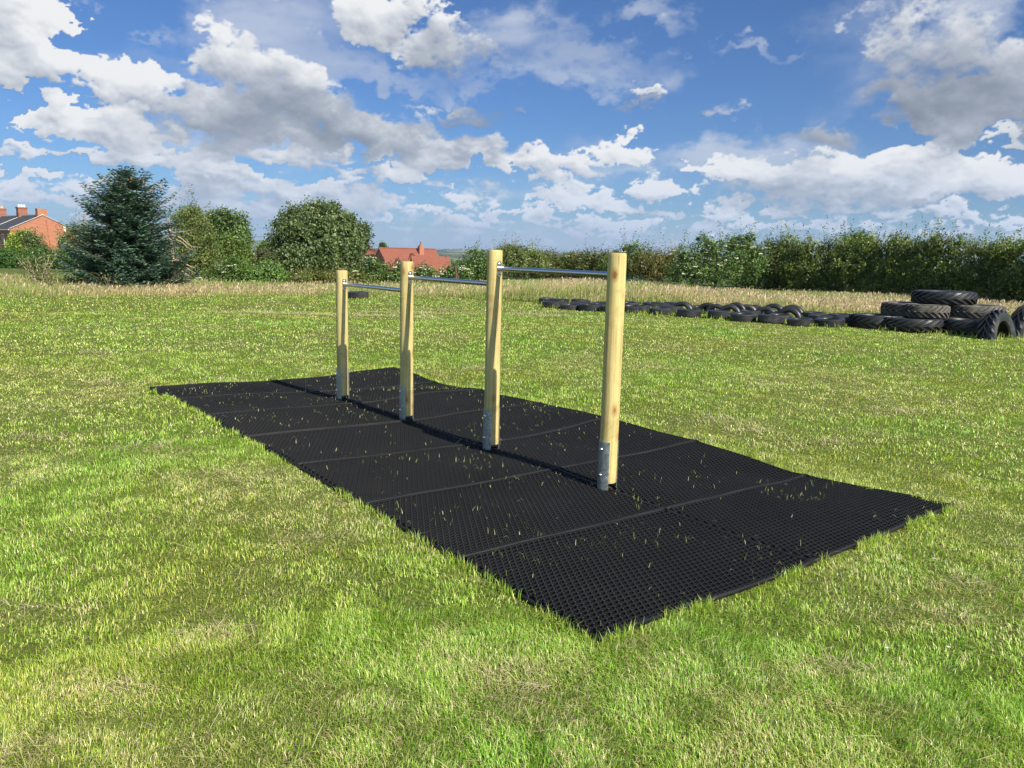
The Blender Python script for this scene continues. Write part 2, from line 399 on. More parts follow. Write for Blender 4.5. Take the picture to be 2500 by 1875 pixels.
# ------------------------------------------------------------------ ground: one sheet to the horizon
rr = np.concatenate([[0.0], np.geomspace(.35, 11500, 330)]); na = 720
th = np.linspace(0, 2*np.pi, na, endpoint=False)
gx = np.concatenate([[0], (rr[1:, None]*np.sin(th)).ravel()]); gy = np.concatenate([[0], (rr[1:, None]*np.cos(th)).ravel()])
GV = np.stack([gx, gy, gz(gx, gy)-.004], 1)
nr = len(rr)-1
I, K = np.meshgrid(np.arange(nr-1), np.arange(na), indexing='ij')
k2 = (K+1) % na
quads = np.stack([1+I*na+K, 1+(I+1)*na+K, 1+(I+1)*na+k2, 1+I*na+k2], -1).reshape(-1, 4)
kk = np.arange(na); tris = np.stack([np.zeros(na, int), 1+kk, 1+(kk+1) % na], 1)

def ground_col(b):
    g = b.n('ShaderNodeNewGeometry'); p = g.outputs['Position']
    ln = b.vmath('LENGTH', p)
    n = b.noise(p, 1.3, 6, .6); n2 = b.noise(p, 9.0, 5, .65); n3 = b.noise(p, 60, 3, .7)
    turf = b.ramp(b.math('ADD', b.math('MULTIPLY', n, .5), b.math('MULTIPLY', n2, .5)), [(.3, (.09, .12, .02)), (.52, (.14, .17, .034)), (.72, (.21, .19, .07))])
    turf = b.mix(b.mapr(n3, .35, .65, .0, .75), turf, (.022, .026, .008))
    # beyond the field: pasture, then a patchwork of fields and woods
    near = b.ramp(b.noise(p, .05, 5, .6), [(.3, (.06, .09, .02)), (.6, (.10, .12, .035)), (.8, (.17, .155, .06))])
    vo = b.n('ShaderNodeTexVoronoi', feature='F1'); b.lk(b.vmath('MULTIPLY', p, (.0045, .0024, 0)), vo.inputs['Vector']); vo.inputs['Scale'].default_value = 1
    ve = b.n('ShaderNodeTexVoronoi', feature='DISTANCE_TO_EDGE'); b.lk(b.vmath('MULTIPLY', p, (.0045, .0024, 0)), ve.inputs['Vector']); ve.inputs['Scale'].default_value = 1
    sp = b.n('ShaderNodeSeparateColor'); b.lk(vo.outputs['Color'], sp.inputs[0])
    fld = b.ramp(sp.outputs[0], [(.0, (.05, .075, .02)), (.3, (.085, .13, .03)), (.55, (.12, .15, .045)), (.75, (.25, .22, .09)), (.9, (.06, .085, .025))])
    fld = b.mix(b.mapr(b.noise(p, .0016, 5, .6), .5, .6), fld, (.022, .036, .014))
    fld = b.mix(b.mapr(ve.outputs['Distance'], .05, .02), fld, (.018, .03, .012))
    c = b.mix(b.mapr(ln, 34, 60, 0, 1, True), turf, near)
    return b.mix(b.mapr(ln, 350, 700, 0, 1, True), c, fld)
M_ground = principled('ground', ground_col, rough=.95, spec=.1, bump=lambda b: b.noise(b.n('ShaderNodeNewGeometry').outputs['Position'], 40, 4, .6), bumpd=.01)
tag(link('ground', np_mesh('ground', GV, [quads, tris], True), M_ground), kind='structure')

# ------------------------------------------------------------------ grass blades
EDGE = np.array([(-30, 21.0), (-17, 20.9), (-13.4, 21.6), (-11.4, 23.3), (-9.2, 24.4), (-7.3, 25.6), (-5.1, 27.3), (-2.5, 26.8), (-.74, 26.0), (.6, 25.0), (3.2, 25.0), (6.2, 24.3), (9.0, 23.3), (10.9, 23.6), (15.6, 24.3), (30, 26)])
def edge_y(x): return np.interp(x, EDGE[:, 0], EDGE[:, 1])
def blades(x, y, z, h, w, azi, lean, col, curl=.5, tipcol=None):
    """bent three-vertex-high grass blades; everything vectorised"""
    n = len(x)
    ca, sa = np.cos(azi), np.sin(azi)            # lean direction
    fa = azi+np.pi/2+rng.normal(0, .5, n); ex, ey = np.cos(fa)*w/2, np.sin(fa)*w/2
    P0 = np.stack([x, y, z], 1)
    def p(t):
        a = lean*(t**(1+curl))
        return np.stack([x+ca*h*np.sin(a)*t, y+sa*h*np.sin(a)*t, z+h*np.cos(a)*t], 1)
    Mp, Tp = p(.58), p(1.0)
    E = np.stack([ex, ey, np.zeros(n)], 1)
    V = np.stack([P0-E, P0+E, Mp+E*.8, Mp-E*.8, Tp], 1).reshape(-1, 3)
    i = np.arange(n)*5
    F4 = np.stack([i, i+1, i+2, i+3], 1); F3 = np.stack([i+3, i+2, i+4], 1)
    if tipcol is None: tipcol = col
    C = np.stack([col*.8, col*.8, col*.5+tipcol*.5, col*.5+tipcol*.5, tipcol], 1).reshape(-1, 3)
    return V, F4, F3, C
def cat(parts):
    Vs, A, B, Cs, o = [], [], [], [], 0
    for V, f4, f3, C in parts:
        Vs.append(V); A.append(f4+o); B.append(f3+o); Cs.append(C); o += len(V)
    return np.concatenate(Vs), [np.concatenate(A), np.concatenate(B)], np.concatenate(Cs)
rng = np.random.default_rng(7)
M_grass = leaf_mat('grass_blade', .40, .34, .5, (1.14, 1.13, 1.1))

def sector(n, d0, d1, a0=-46, a1=46):
    a = np.radians(rng.uniform(a0, a1, n)); r = np.sqrt(rng.uniform(d0*d0, d1*d1, n))
    return r*np.sin(a), r*np.cos(a), r
GREEN = np.array([[.25, .41, .04], [.32, .48, .055], [.46, .55, .10], [.15, .27, .025], [.62, .63, .20]])
STRAW = np.array([[.56, .52, .22], [.72, .66, .36], [.52, .50, .19], [.60, .48, .28]])
HAY = [(ground_at(px, py), rx, ry) for px, py, rx, ry in [
  (1030, 768, 1.6, .35), (940, 775, 1.8, .3), (1300, 772, 1.4, .5), (1340, 764, 1.0, .3), (780, 770, 2.5, .3), (660, 766, 1.5, .25), (1080, 760, .8, .25),
  (1845, 1060, .25, .16), (1760, 1035, .4, .2), (2010, 1085, .3, .1), (1160, 900, .35, .12), (260, 935, .35, .15), (240, 870, .6, .15), (110, 1075, .35, .12), (600, 985, .3, .12), (2190, 1010, .5, .15),
  (310, 1690, .17, .09), (30, 1850, .13, .10), (1230, 1650, .16, .10), (2060, 1640, .2, .12), (2290, 1500, .2, .12), (1280, 1700, .12, .08), (360, 1105, .3, .2), (560, 1180, .5, .3), (760, 1330, .3, .16), (2360, 1440, .2, .14), (60, 1500, .2, .1), (560, 1560, .2, .1)]]
def dry(x, y):
    """0..1: how much cut dry grass lies here"""
    s = np.clip((fbm(x*.9+3, y*.9, 3, 4)-.47)*3.2, 0, .62)+np.clip((fbm(x*4, y*4+9, 13, 3)-.55)*2.5, 0, .5)
    for c, rx, ry in HAY:
        s = s+.5*np.exp(-(((x-c[0])/rx)**2+((y-c[1])/ry)**2)**2)
    return np.clip(s+.10, 0, 1)
parts = []
for n, d0, d1, w, h in [(260000, 1.35, 3.2, .0022, .036), (260000, 3.2, 6.5, .0032, .036), (200000, 6.5, 12, .0062, .038), (150000, 12, 20, .011, .042), (90000, 20, 30, .016, .055)]:
    x, y, r = sector(n, d0, d1)
    u, v = mat_uv(x, y)
    keep = ~((u > .0) & (u < 3.0) & (v > .0) & (v < 7.0)) & (y < edge_y(x)+.6)
    x, y, r = x[keep], y[keep], r[keep]; n = len(x)
    z = gz(x, y)-.004
    lush = fbm(x*.7, y*.7, 71, 3); tuft = fbm(x*5, y*5, 77, 2)
    dr = dry(x, y)
    isdry = rng.random(n) < dr*.42
    col = GREEN[rng.choice(5, n, p=[.26, .26, .20, .14, .14])]*rng.uniform(.6, 1.25, (n, 1))
    col = col*(1+(lush[:, None]-.5)*np.array([-.5, .1, -.3]))
    sc = STRAW[rng.integers(0, 4, n)]*rng.uniform(.65, 1.1, (n, 1))
    col = np.where(isdry[:, None], sc, col)
    hh = h*.82*rng.uniform(.35, 1.25, n)*(.55+.9*tuft)*(1+.5*(lush-.5))*np.clip(1.05-.35*dr, .5, 1)
    lean = np.where(isdry, rng.uniform(.6, 1.5, n), np.abs(rng.normal(.72, .42, n)))
    azi = vnoise(x*4.5, y*4.5, 83)*9+rng.normal(0, 1.1, n)
    parts.append(blades(x, y, z, np.where(isdry, hh*1.25, hh), w*rng.uniform(.6, 1.35, n), azi, lean, col))
# tufts that lap over the edge of the mats
n = 9000; side = rng.integers(0, 4, n); t = rng.random(n); o = np.abs(rng.normal(0, .018, n))+.002
uu = np.where(side == 0, -o, np.where(side == 1, 3+o, t*3)); vv = np.where(side == 2, -o, np.where(side == 3, 7+o, t*7))
x = MA[0]+uu*MU[0]+vv*MV[0]; y = MA[1]+uu*MU[1]+vv*MV[1]; r = np.hypot(x, y)
k = fbm(x*5, y*5, 90, 2) > .42; x, y, r = x[k], y[k], r[k]; n = len(x)
col = GREEN[rng.integers(0, 5, n)]*rng.uniform(.7, 1.2, (n, 1))
parts.append(blades(x, y, gz(x, y)-.004, rng.uniform(.035, .075, n), .0028*np.clip(r/4, 1, 3), rng.uniform(-np.pi, np.pi, n), np.abs(rng.normal(.5, .3, n)), col))
# long loose dry stalks lying on the lawn
n = 17000; x, y, r = sector(n, 1.4, 14); u, v = mat_uv(x, y); k = ~((u > -.05) & (u < 3.05) & (v > -.05) & (v < 7.05)) & (rng.random(n) < dry(x, y)*1.2); x, y, r = x[k], y[k], r[k]; n = len(x)
parts.append(blades(x, y, gz(x, y)+rng.uniform(.012, .03, n), rng.uniform(.06, .17, n), .0021*np.clip(r/4, 1, 3), rng.uniform(-np.pi, np.pi, n), rng.uniform(1.35, 1.62, n), STRAW[rng.integers(0, 4, n)]*rng.uniform(.8, 1.15, (n, 1)), curl=-.9))
# little heaps of dry cuttings
for c, rx, ry in HAY:
    r0 = math.hypot(c[0], c[1]); n = int(min(420, 40+rx*ry*420))
    x = c[0]+rng.normal(0, .42, n)*rx; y = c[1]+rng.normal(0, .42, n)*ry
    u_, v_ = mat_uv(x, y); k_ = ~((u_ > -.03) & (u_ < 3.03) & (v_ > -.03) & (v_ < 7.03)); x, y = x[k_], y[k_]; n = len(x)
    q_ = np.exp(-(((x-c[0])/rx)**2+((y-c[1])/ry)**2)*2)
    pk = np.array([[.66, .52, .36], [.74, .64, .42], [.56, .42, .28]])[rng.integers(0, 3, n)]
    sz = np.clip(r0/4, 1, 4.5)
    parts.append(blades(x, y, gz(x, y)+.010+q_*rng.uniform(0, .028, n), rng.uniform(.04, .10, n)*np.clip(sz, 1, 2.2), .0022*sz, rng.uniform(-np.pi, np.pi, n), rng.uniform(1.2, 1.6, n), pk*rng.uniform(.7, 1.1, (n, 1)), curl=-.9))
# plantain and dandelion rosettes, and daisies
for k in range(9):
    x0, y0, r0 = sector(1, 1.6, 7.5); u0, v0 = mat_uv(x0, y0)
    if -.1 < u0[0] < 3.1 and -.1 < v0[0] < 7.1: continue
    n = int(rng.integers(3, 8)); a_ = rng.uniform(-np.pi, np.pi, n)
    x = np.full(n, x0[0])+np.cos(a_)*.006; y = np.full(n, y0[0])+np.sin(a_)*.006
    parts.append(blades(x, y, gz(x, y)+.012, rng.uniform(.03, .055, n), rng.uniform(.010, .016, n), a_, rng.uniform(1.1, 1.5, n), np.array([.17, .31, .05])*rng.uniform(.8, 1.2, (n, 1)), .2))
for k in range(60):
    x0, y0, r0 = sector(1, 2.0, 9); u0, v0 = mat_uv(x0, y0)
    if -.1 < u0[0] < 3.1 and -.1 < v0[0] < 7.1 or x0[0] < .3: continue
    n = 6; a_ = np.arange(n)*2*np.pi/n
    x = np.full(n, x0[0]); y = np.full(n, y0[0])
    parts.append(blades(x, y, gz(x, y)+.034, np.full(n, .010), np.full(n, .007), a_, np.full(n, 1.5), np.full((n, 3), .78), -.9))
# broad weed leaves and daisies' leaves low in the turf
V, F, C = cat(parts)
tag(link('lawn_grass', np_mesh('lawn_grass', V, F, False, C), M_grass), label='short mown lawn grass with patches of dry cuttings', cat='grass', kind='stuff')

# ------------------------------------------------------------------ unmown grass along the field edge
M_tall = leaf_mat('tall_grass_blade', .35, .6, .2)
parts = []
n = 230000
x = rng.uniform(-26, 24, n); dp = rng.uniform(0, 1, n)**1.35*13; y = edge_y(x)+dp-.15+(fbm(x*.9, x*0+2, 8, 3)-.5)*1.6
hgt = np.interp(x, [-26, -14, -11.5, -8, -4, -1, 1, 4, 8, 9.5, 24], [.36, .36, .25, .23, .25, .50, .76, .74, .44, .33, .33])
hgt = .86*hgt*np.clip(.18+(dp+.2)/1.1, .18, 1)*np.interp(dp, [0, 3, 9, 13], [1, 1, .7, .5])*(.55+.9*fbm(x*.8, y*.8, 51, 3))
z = gz(x, y)
straw = np.clip(np.interp(dp, [0, 2, 5], [.62, .5, .2])+.9*(fbm(x*.5, y*.9, 61, 3)-.5)*2, .05, .95)
isd = rng.random(n) < straw
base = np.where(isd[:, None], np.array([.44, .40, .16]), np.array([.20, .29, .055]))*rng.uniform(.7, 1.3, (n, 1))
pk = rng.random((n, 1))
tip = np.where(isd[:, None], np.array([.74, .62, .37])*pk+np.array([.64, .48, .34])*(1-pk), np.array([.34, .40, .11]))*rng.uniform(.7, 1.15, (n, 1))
azi = rng.normal(.35, .9, n)
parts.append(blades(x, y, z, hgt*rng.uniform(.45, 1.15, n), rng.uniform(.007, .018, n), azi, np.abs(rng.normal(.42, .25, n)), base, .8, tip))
# feathery seed heads
m = rng.random(n) < .16; m &= isd
xs, ys = x[m], y[m]; n2 = len(xs); hs = hgt[m]*rng.uniform(.8, 1.2, n2); az2 = azi[m]
parts.append(blades(xs+np.cos(az2)*hs*.3, ys+np.sin(az2)*hs*.3, z[m]+hs*.78, rng.uniform(.07, .14, n2), rng.uniform(.022, .04, n2), az2, rng.uniform(.5, 1.2, n2), np.array([.58, .43, .28])*rng.uniform(.7, 1.2, (n2, 1)), .3))
# grass left standing among and in front of the tyres
n = 9000; t = rng.random(n); x = .8+t*15.5; y = np.interp(x, [.8, 4.5, 6.8, 8.2, 9.8, 16], [22.6, 20.5, 18.7, 18.0, 16.9, 16.4])+rng.uniform(-.35, 2.6, n)
k = fbm(x*1.5, y*1.5, 33, 2) > .42; x, y = x[k], y[k]; n = len(x)
parts.append(blades(x, y, gz(x, y), rng.uniform(.06, .17, n), rng.uniform(.010, .016, n), rng.uniform(-3.1, 3.1, n), np.abs(rng.normal(.5, .3, n)), GREEN[rng.integers(0, 5, n)]*.95, .5, np.array([.24, .27, .07])*rng.uniform(.7, 1.2, (n, 1))))
V, F, C = cat(parts)
tag(link('tall_grass', np_mesh('tall_grass', V, F, False, C), M_tall), label='tall uncut grass with straw seed heads along the field edge', cat='grass', kind='stuff')
# ------------------------------------------------------------------ rubber grass mats (two by seven tiles of 1.5 x 1 m)
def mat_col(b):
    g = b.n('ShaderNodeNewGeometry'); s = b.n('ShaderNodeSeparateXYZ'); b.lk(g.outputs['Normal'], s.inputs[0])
    lit_top = b.ramp(b.noise(g.outputs['Position'], 1.7, 6, .65), [(.32, (.008, .008, .0085)), (.55, (.013, .013, .0135)), (.75, (.023, .022, .020))])   # upper faces coloured lighter, as if catching the light
    return b.mix(b.mapr(b.math('ABSOLUTE', s.outputs[2]), .6, .85), (.0022, .0022, .0025), lit_top)  # steep walls coloured near black: shade of the holes painted in
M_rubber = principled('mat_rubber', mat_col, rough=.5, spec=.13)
M_rim = principled('mat_rim_rubber', lambda b: b.ramp(b.noise(b.n('ShaderNodeNewGeometry').outputs['Position'], 2.5, 6, .7), [(.35, (.005, .005, .0055)), (.65, (.017, .0165, .016))]), rough=.6, spec=.2)  # rims get their own grey, painting the highlight along the tile edges
def tile_mesh(i, j, name):
    W_, L_ = 1.5-.002, 1.0-.002
    nc, nrow = 40, 30
    pu, pv = (W_-.018)/nc, (L_-.018)/nrow
    top = .022
    K = 8 if j < 4 else 6
    Ks = np.arange(K)*2*np.pi/K
    ro, ri = .0100, .0074
    ring = [np.stack([np.cos(Ks)*r, np.sin(Ks)*r, np.full(K, z)], 1) for r, z in ((ri, .004), (ri, top), (ro, top), (ro, .004))]
    unit_V = np.concatenate(ring)
    a = np.arange(K); a2 = (a+1) % K
    unit_F = np.concatenate([np.stack([a+o, a2+o, a2+o+K, a+o+K], 1) for o in (0, K, 2*K)])
    # ribs to three neighbours
    def rib(d, w, zt, zb):
        d = np.array(d); l = np.linalg.norm(d); t = d/l; nn = np.array([-t[1], t[0]])
        s, e = t*ro*.95, d-t*ro*.95
        pts = [(*(s+nn*w), zb), (*(s+nn*w), zt), (*(s-nn*w), zt), (*(s-nn*w), zb), (*(e+nn*w), zb), (*(e+nn*w), zt), (*(e-nn*w), zt), (*(e-nn*w), zb)]
        return np.array(pts), np.array([(0, 4, 5, 1), (1, 5, 6, 2), (2, 6, 7, 3)])
    nv = len(unit_V)
    for d, w, zt in (((pu, 0), .0023, top-.0005), ((pu/2, pv),   .0014, top-.004), ((-pu/2, pv),   .0014, top-.004)):
        rv, rf = rib(d, w, zt, zt-.009); unit_F = np.concatenate([unit_F, rf+nv]); unit_V = np.concatenate([unit_V, rv]); nv += 8
    # peg between the rings
    if j < 4:
        pk = np.arange(5)*2*np.pi/5
        peg = np.concatenate([np.stack([np.cos(pk)*r+pu/2, np.sin(pk)*r+pv*.36, np.full(5, z)], 1) for r, z in ((.0036, .002), (.0031, .018))]+[np.array([[pu/2, pv*.36, .0200]])])
        q = np.arange(5); q2 = (q+1) % 5
        pf = np.concatenate([np.stack([q, q2, q2+5, q+5], 1)])
        unit_F = np.concatenate([unit_F, pf+nv]); tri_u = np.stack([q+5, q2+5, np.full(5, 10)], 1)+nv
        unit_V = np.concatenate([unit_V, peg]); nv += 11
    else: tri_u = np.zeros((0, 3), int)
    offs = []
    for r_ in range(nrow):
        sh = 0 if r_ % 2 == 0 else pu/2
        for c in range(nc-(r_ % 2)):
            offs.append((.009+pu/2+sh+c*pu, .009+pv/2+r_*pv, 0))
    offs = np.array(offs); n = len(offs)
    V = (unit_V[None]+offs[:, None]).reshape(-1, 3)
    F = (unit_F[None]+(np.arange(n)*nv)[:, None, None]).reshape(-1, 4)
    T = (tri_u[None]+(np.arange(n)*nv)[:, None, None]).reshape(-1, 3)
    # keep ribs inside the rim
    V[:, 0] = np.clip(V[:, 0], .006, W_-.006); V[:, 1] = np.clip(V[:, 1], .006, L_-.006)
    # rim: four solid strips, cut fine so they follow the ground
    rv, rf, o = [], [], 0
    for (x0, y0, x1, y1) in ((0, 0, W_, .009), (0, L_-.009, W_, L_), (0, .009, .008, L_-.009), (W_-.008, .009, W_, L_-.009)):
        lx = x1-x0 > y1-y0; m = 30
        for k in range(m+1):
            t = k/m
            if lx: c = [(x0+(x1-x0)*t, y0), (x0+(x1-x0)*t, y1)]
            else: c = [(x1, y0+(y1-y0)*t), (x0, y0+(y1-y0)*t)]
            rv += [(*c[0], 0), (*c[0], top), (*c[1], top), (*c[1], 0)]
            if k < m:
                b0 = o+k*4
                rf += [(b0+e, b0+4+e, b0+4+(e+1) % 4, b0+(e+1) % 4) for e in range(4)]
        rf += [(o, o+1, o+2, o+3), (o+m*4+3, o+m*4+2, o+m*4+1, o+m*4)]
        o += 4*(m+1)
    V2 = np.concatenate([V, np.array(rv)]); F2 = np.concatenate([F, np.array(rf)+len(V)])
    # lay on the ground: warp heights, tiny lift so that seams read
    U0, V0 = i*1.5+.001, j*1.0+.001
    if i == 1 and j == 0: V2[:, 0] *= 1+.035*(1-V2[:, 1])
    lift = rng.normal(0, .002)+rng.normal(0, .002)*(V2[:, 0]/1.5-.5)+rng.normal(0, .003)*(V2[:, 1]-.5)
    wx = MA[0]+(U0+V2[:, 0])*MU[0]+(V0+V2[:, 1])*MV[0]; wy = MA[1]+(U0+V2[:, 0])*MU[1]+(V0+V2[:, 1])*MV[1]
    edge = np.clip(1-np.minimum(V2[:, 1], 1-V2[:, 1])/.10, 0, 1)**2*.010
    ori = MA+U0*MU+V0*MV
    V2 = np.stack([wx-ori[0], wy-ori[1], V2[:, 2]+gz(wx, wy)+lift+edge+.001], 1)
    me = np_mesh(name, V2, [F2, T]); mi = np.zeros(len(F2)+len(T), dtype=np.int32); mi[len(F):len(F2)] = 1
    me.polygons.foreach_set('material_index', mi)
    return me, (ori[0], ori[1], 0)
ROWN = ['in the row nearest the camera', 'second row from the near edge', 'third row from the near edge', 'fourth row from the near edge', 'fifth row from the near edge', 'sixth row from the near edge', 'in the farthest row']
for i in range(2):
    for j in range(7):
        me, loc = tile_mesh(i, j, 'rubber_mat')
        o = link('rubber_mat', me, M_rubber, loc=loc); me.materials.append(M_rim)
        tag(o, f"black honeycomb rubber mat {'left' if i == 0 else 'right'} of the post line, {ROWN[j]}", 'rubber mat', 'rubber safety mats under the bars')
# cut grass lying on and poking through the mats
rng = np.random.default_rng(21)
n = 3400; uu = rng.uniform(.03, 2.97, n); vv = rng.uniform(.03, 6.9, n)
dn = fbm(uu*2.6, vv*2.6, 12, 3)
k = rng.random(n) < np.clip((dn-.44)*4.5, .06, 1); uu, vv = uu[k], vv[k]; n = len(uu)
x = MA[0]+uu*MU[0]+vv*MV[0]; y = MA[1]+uu*MU[1]+vv*MV[1]; r = np.hypot(x, y)
pal = np.array([[.50, .48, .22], [.34, .40, .10], [.20, .27, .05], [.60, .55, .32], [.24, .32, .06]])
flat = rng.random(n) < .45
V, F, C = cat([blades(x, y, gz(x, y)+np.where(flat, .026, .008), np.where(flat, rng.uniform(.015, .05, n), rng.uniform(.025, .055, n)), .0027*np.clip(r/4, .9, 2)*rng.uniform(.6, 1.2, n), rng.uniform(-3.1, 3.1, n), np.where(flat, rng.uniform(1.25, 1.55, n), np.abs(rng.normal(.5, .35, n))), pal[rng.integers(0, 5, n)]*rng.uniform(.7, 1.15, (n, 1)), .4)])
tag(link('grass_clippings', np_mesh('grass_clippings', V, F, False, C), M_grass), label='loose grass clippings and single blades on the black mats', cat='grass', kind='stuff')

# ------------------------------------------------------------------ pull-up bars: four posts, three rails
def wood_col(b):
    g = b.n('ShaderNodeTexCoord').outputs['Object']
    oi = b.n('ShaderNodeObjectInfo').outputs['Random']
    off = b.n('ShaderNodeCombineXYZ'); b.lk(b.math('MULTIPLY', oi, 37.0), off.inputs[2]); b.lk(b.math('MULTIPLY', oi, 5.0), off.inputs[0])
    p = b.vmath('ADD', g, off.outputs[0])
    gr = b.noise(b.vmath('MULTIPLY', p, (22, 22, .55)), 3.0, 6, .6, .6)
    fine = b.noise(b.vmath('MULTIPLY', p, (90, 90, 1.6)), 2.0, 3, .6)
    big = b.noise(p, 2.6, 4, .55)
    c = b.ramp(gr, [(.34, (.21, .145, .045)), (.44, (.36, .275, .10)), (.52, (.46, .365, .145)), (.66, (.52, .43, .19))])
    c = b.mix(b.mapr(fine, .38, .58, .42, 0), c, (.36, .27, .11))
    c = b.mix(b.mapr(big, .42, .66, 0, .45), c, (.50, .45, .17))
    # bands of dirt and water stain round the post
    st = b.noise(b.vmath('MULTIPLY', p, (3, 3, 4.5)), 1.0, 6, .7, 1.0)
    c = b.mix(b.mapr(st, .52, .68, 0, .65), c, (.25, .17, .065))
    # knots
    vo = b.n('ShaderNodeTexVoronoi', feature='F1'); b.lk(b.vmath('MULTIPLY', p, (8.5, 8.5, 4.6)), vo.inputs['Vector']); vo.inputs['Scale'].default_value = 1; vo.inputs['Randomness'].default_value = 1
    kd = b.math('MULTIPLY_ADD', b.math('SUBTRACT', b.noise(p, 30, 3), .5), .10, vo.outputs['Distance'])
    c = b.mix(b.mapr(kd, .30, .12, 0, .8, True), c, (.33, .19, .065))
    c = b.mix(b.mapr(kd, .13, .07, 0, .9), c, (.16, .075, .025))
    # end grain on top
    z = b.n('ShaderNodeSeparateXYZ'); nrm = b.n('ShaderNodeNewGeometry').outputs['Normal']; b.lk(nrm, z.inputs[0])
    return b.mix(b.mapr(z.outputs[2], .6, .9), c, (.34, .24, .11))
M_wood = principled('pine_post', wood_col, rough=.62, spec=.3, bump=lambda b: b.noise(b.vmath('MULTIPLY', b.n('ShaderNodeTexCoord').outputs['Object'], (60, 60, 2.5)), 3.0, 4, .6), bumpd=.0012)
M_steel = principled('stainless_rail', (.42, .43, .44), rough=.24, metal=1.0)
M_galv = principled('galvanised_steel', lambda b: b.ramp(b.noise(b.n('ShaderNodeTexCoord').outputs['Object'], 60, 5, .7), [(.35, (.25, .28, .29)), (.55, (.36, .39, .40)), (.75, (.66, .68, .68))]),
    rough=lambda b: b.mapr(b.noise(b.n('ShaderNodeTexCoord').outputs['Object'], 40, 4, .6), .3, .7, .30, .60), metal=.85)
M_zinc = principled('zinc_bolt', (.75, .76, .76), rough=.28, metal=1.0)
M_soil = principled('loose_soil', lambda b: b.ramp(b.noise(b.n('ShaderNodeTexCoord').outputs['Object'], 90, 4), [(.3, (.05, .035, .02)), (.7, (.14, .10, .06))]), rough=.95)

PR = .0585
pv_pos = [(1.505, 1.50), (1.505, 2.79), (1.495, 4.08), (1.47, 5.33)]
ptop = [1.535, 1.538, 1.423, 1.305]
PW = []
for u, v in pv_pos:
    p = MA+u*MU+v*MV; PW.append(Vector((p[0], p[1], float(gz(p[0], p[1])))))
frame = empty('pull_up_bars', PW[1], 0)
tag(frame, 'round pine posts in a row joined by three stepped steel pull-up rails', 'pull-up bars')
udir = Vector((MU[0], MU[1], 0)); vdir = Vector((MV[0], MV[1], 0))
def post_mesh(h, base, seed):
    rs = random.Random(seed); V = []; F = []; seg = 40
    zs = [base, base+.004]+[base+.004+(h-base-.03)*k/22 for k in range(1, 22)]+[h-.022, h-.010, h-.003, h]
    ph = [rs.uniform(0, 6.28) for _ in range(4)]
    for z in zs:
        k = 1.0
        if z > h-.016: k = .975 if z < h-.006 else (.94 if z < h-.001 else .86)
        if z == base: k = .985
        for a in range(seg):
            t = 2*math.pi*a/seg
            r = PR*k*(1+.006*math.sin(2*t+ph[0]+z*2)+.004*math.sin(3*t+ph[1])+.006*math.sin(z*9+ph[2])*math.sin(t+ph[3]))*(1.012-.016*(z/1.5))
            V.append((r*math.cos(t), r*math.sin(t), z))
    m = len(zs)
    for q in range(m-1):
        for a in range(seg):
            F.append((q*seg+a, q*seg+(a+1) % seg, (q+1)*seg+(a+1) % seg, (q+1)*seg+a))
    mb = MB(); mb.add(V, F+[tuple(range(seg-1, -1, -1)), tuple((m-1)*seg+a for a in range(seg))]); return mb
for k, P0 in enumerate(PW):
    h = ptop[k]-P0.z; base = .062
    po = post_mesh(h, base, k).build('post', M_wood, frame, smooth=True)
    po.location = P0-PW[1]; po.rotation_euler = (0, 0, k*1.7)
    inv = Matrix.Rotation(-k*1.7, 4, 'Z')
    for s in (-1, 1):
        mb = MB(); cen = math.atan2(s*udir.y, s*udir.x); half = R(52); n = 18; ri, ro_ = PR+.0015, PR+.0060
        prof = []
        for q in range(n+1):
            t = cen-half+2*half*q/n; prof.append((math.cos(t), math.sin(t)))
        zb, zt = -.03, .335
        V = []
        for c, s_ in prof:
            V += [(c*ri, s_*ri, zb), (c*ro_, s_*ro_, zb), (c*ro_, s_*ro_, zt), (c*ri, s_*ri, zt)]
        F = []
        for q in range(n):
            for e in range(4): F.append((q*4+e, q*4+(e+1) % 4, (q+1)*4+(e+1) % 4, (q+1)*4+e))
        F += [(0, 1, 2, 3), (n*4+3, n*4+2, n*4+1, n*4)]
        mb.add([inv @ Vector(p) for p in V], F)
        mb.build('ground_anchor', M_galv, po, smooth=True)
        for zz in (.115, .285):
            mb = MB(); d = (inv @ (udir*s)); c = d*(ro_-.002)+Vector((0, 0, zz))
            # domed coach-bolt head, washer below
            mb.tube([c, c+d*.004], [.0105, .0105], 14)
            mb.tube([c+d*.0041, c+d*.008, c+d*.011, c+d*.0125], [.0095, .0088, .006, .002], 14)
            mb.build('bolt', M_zinc, po, smooth=True)
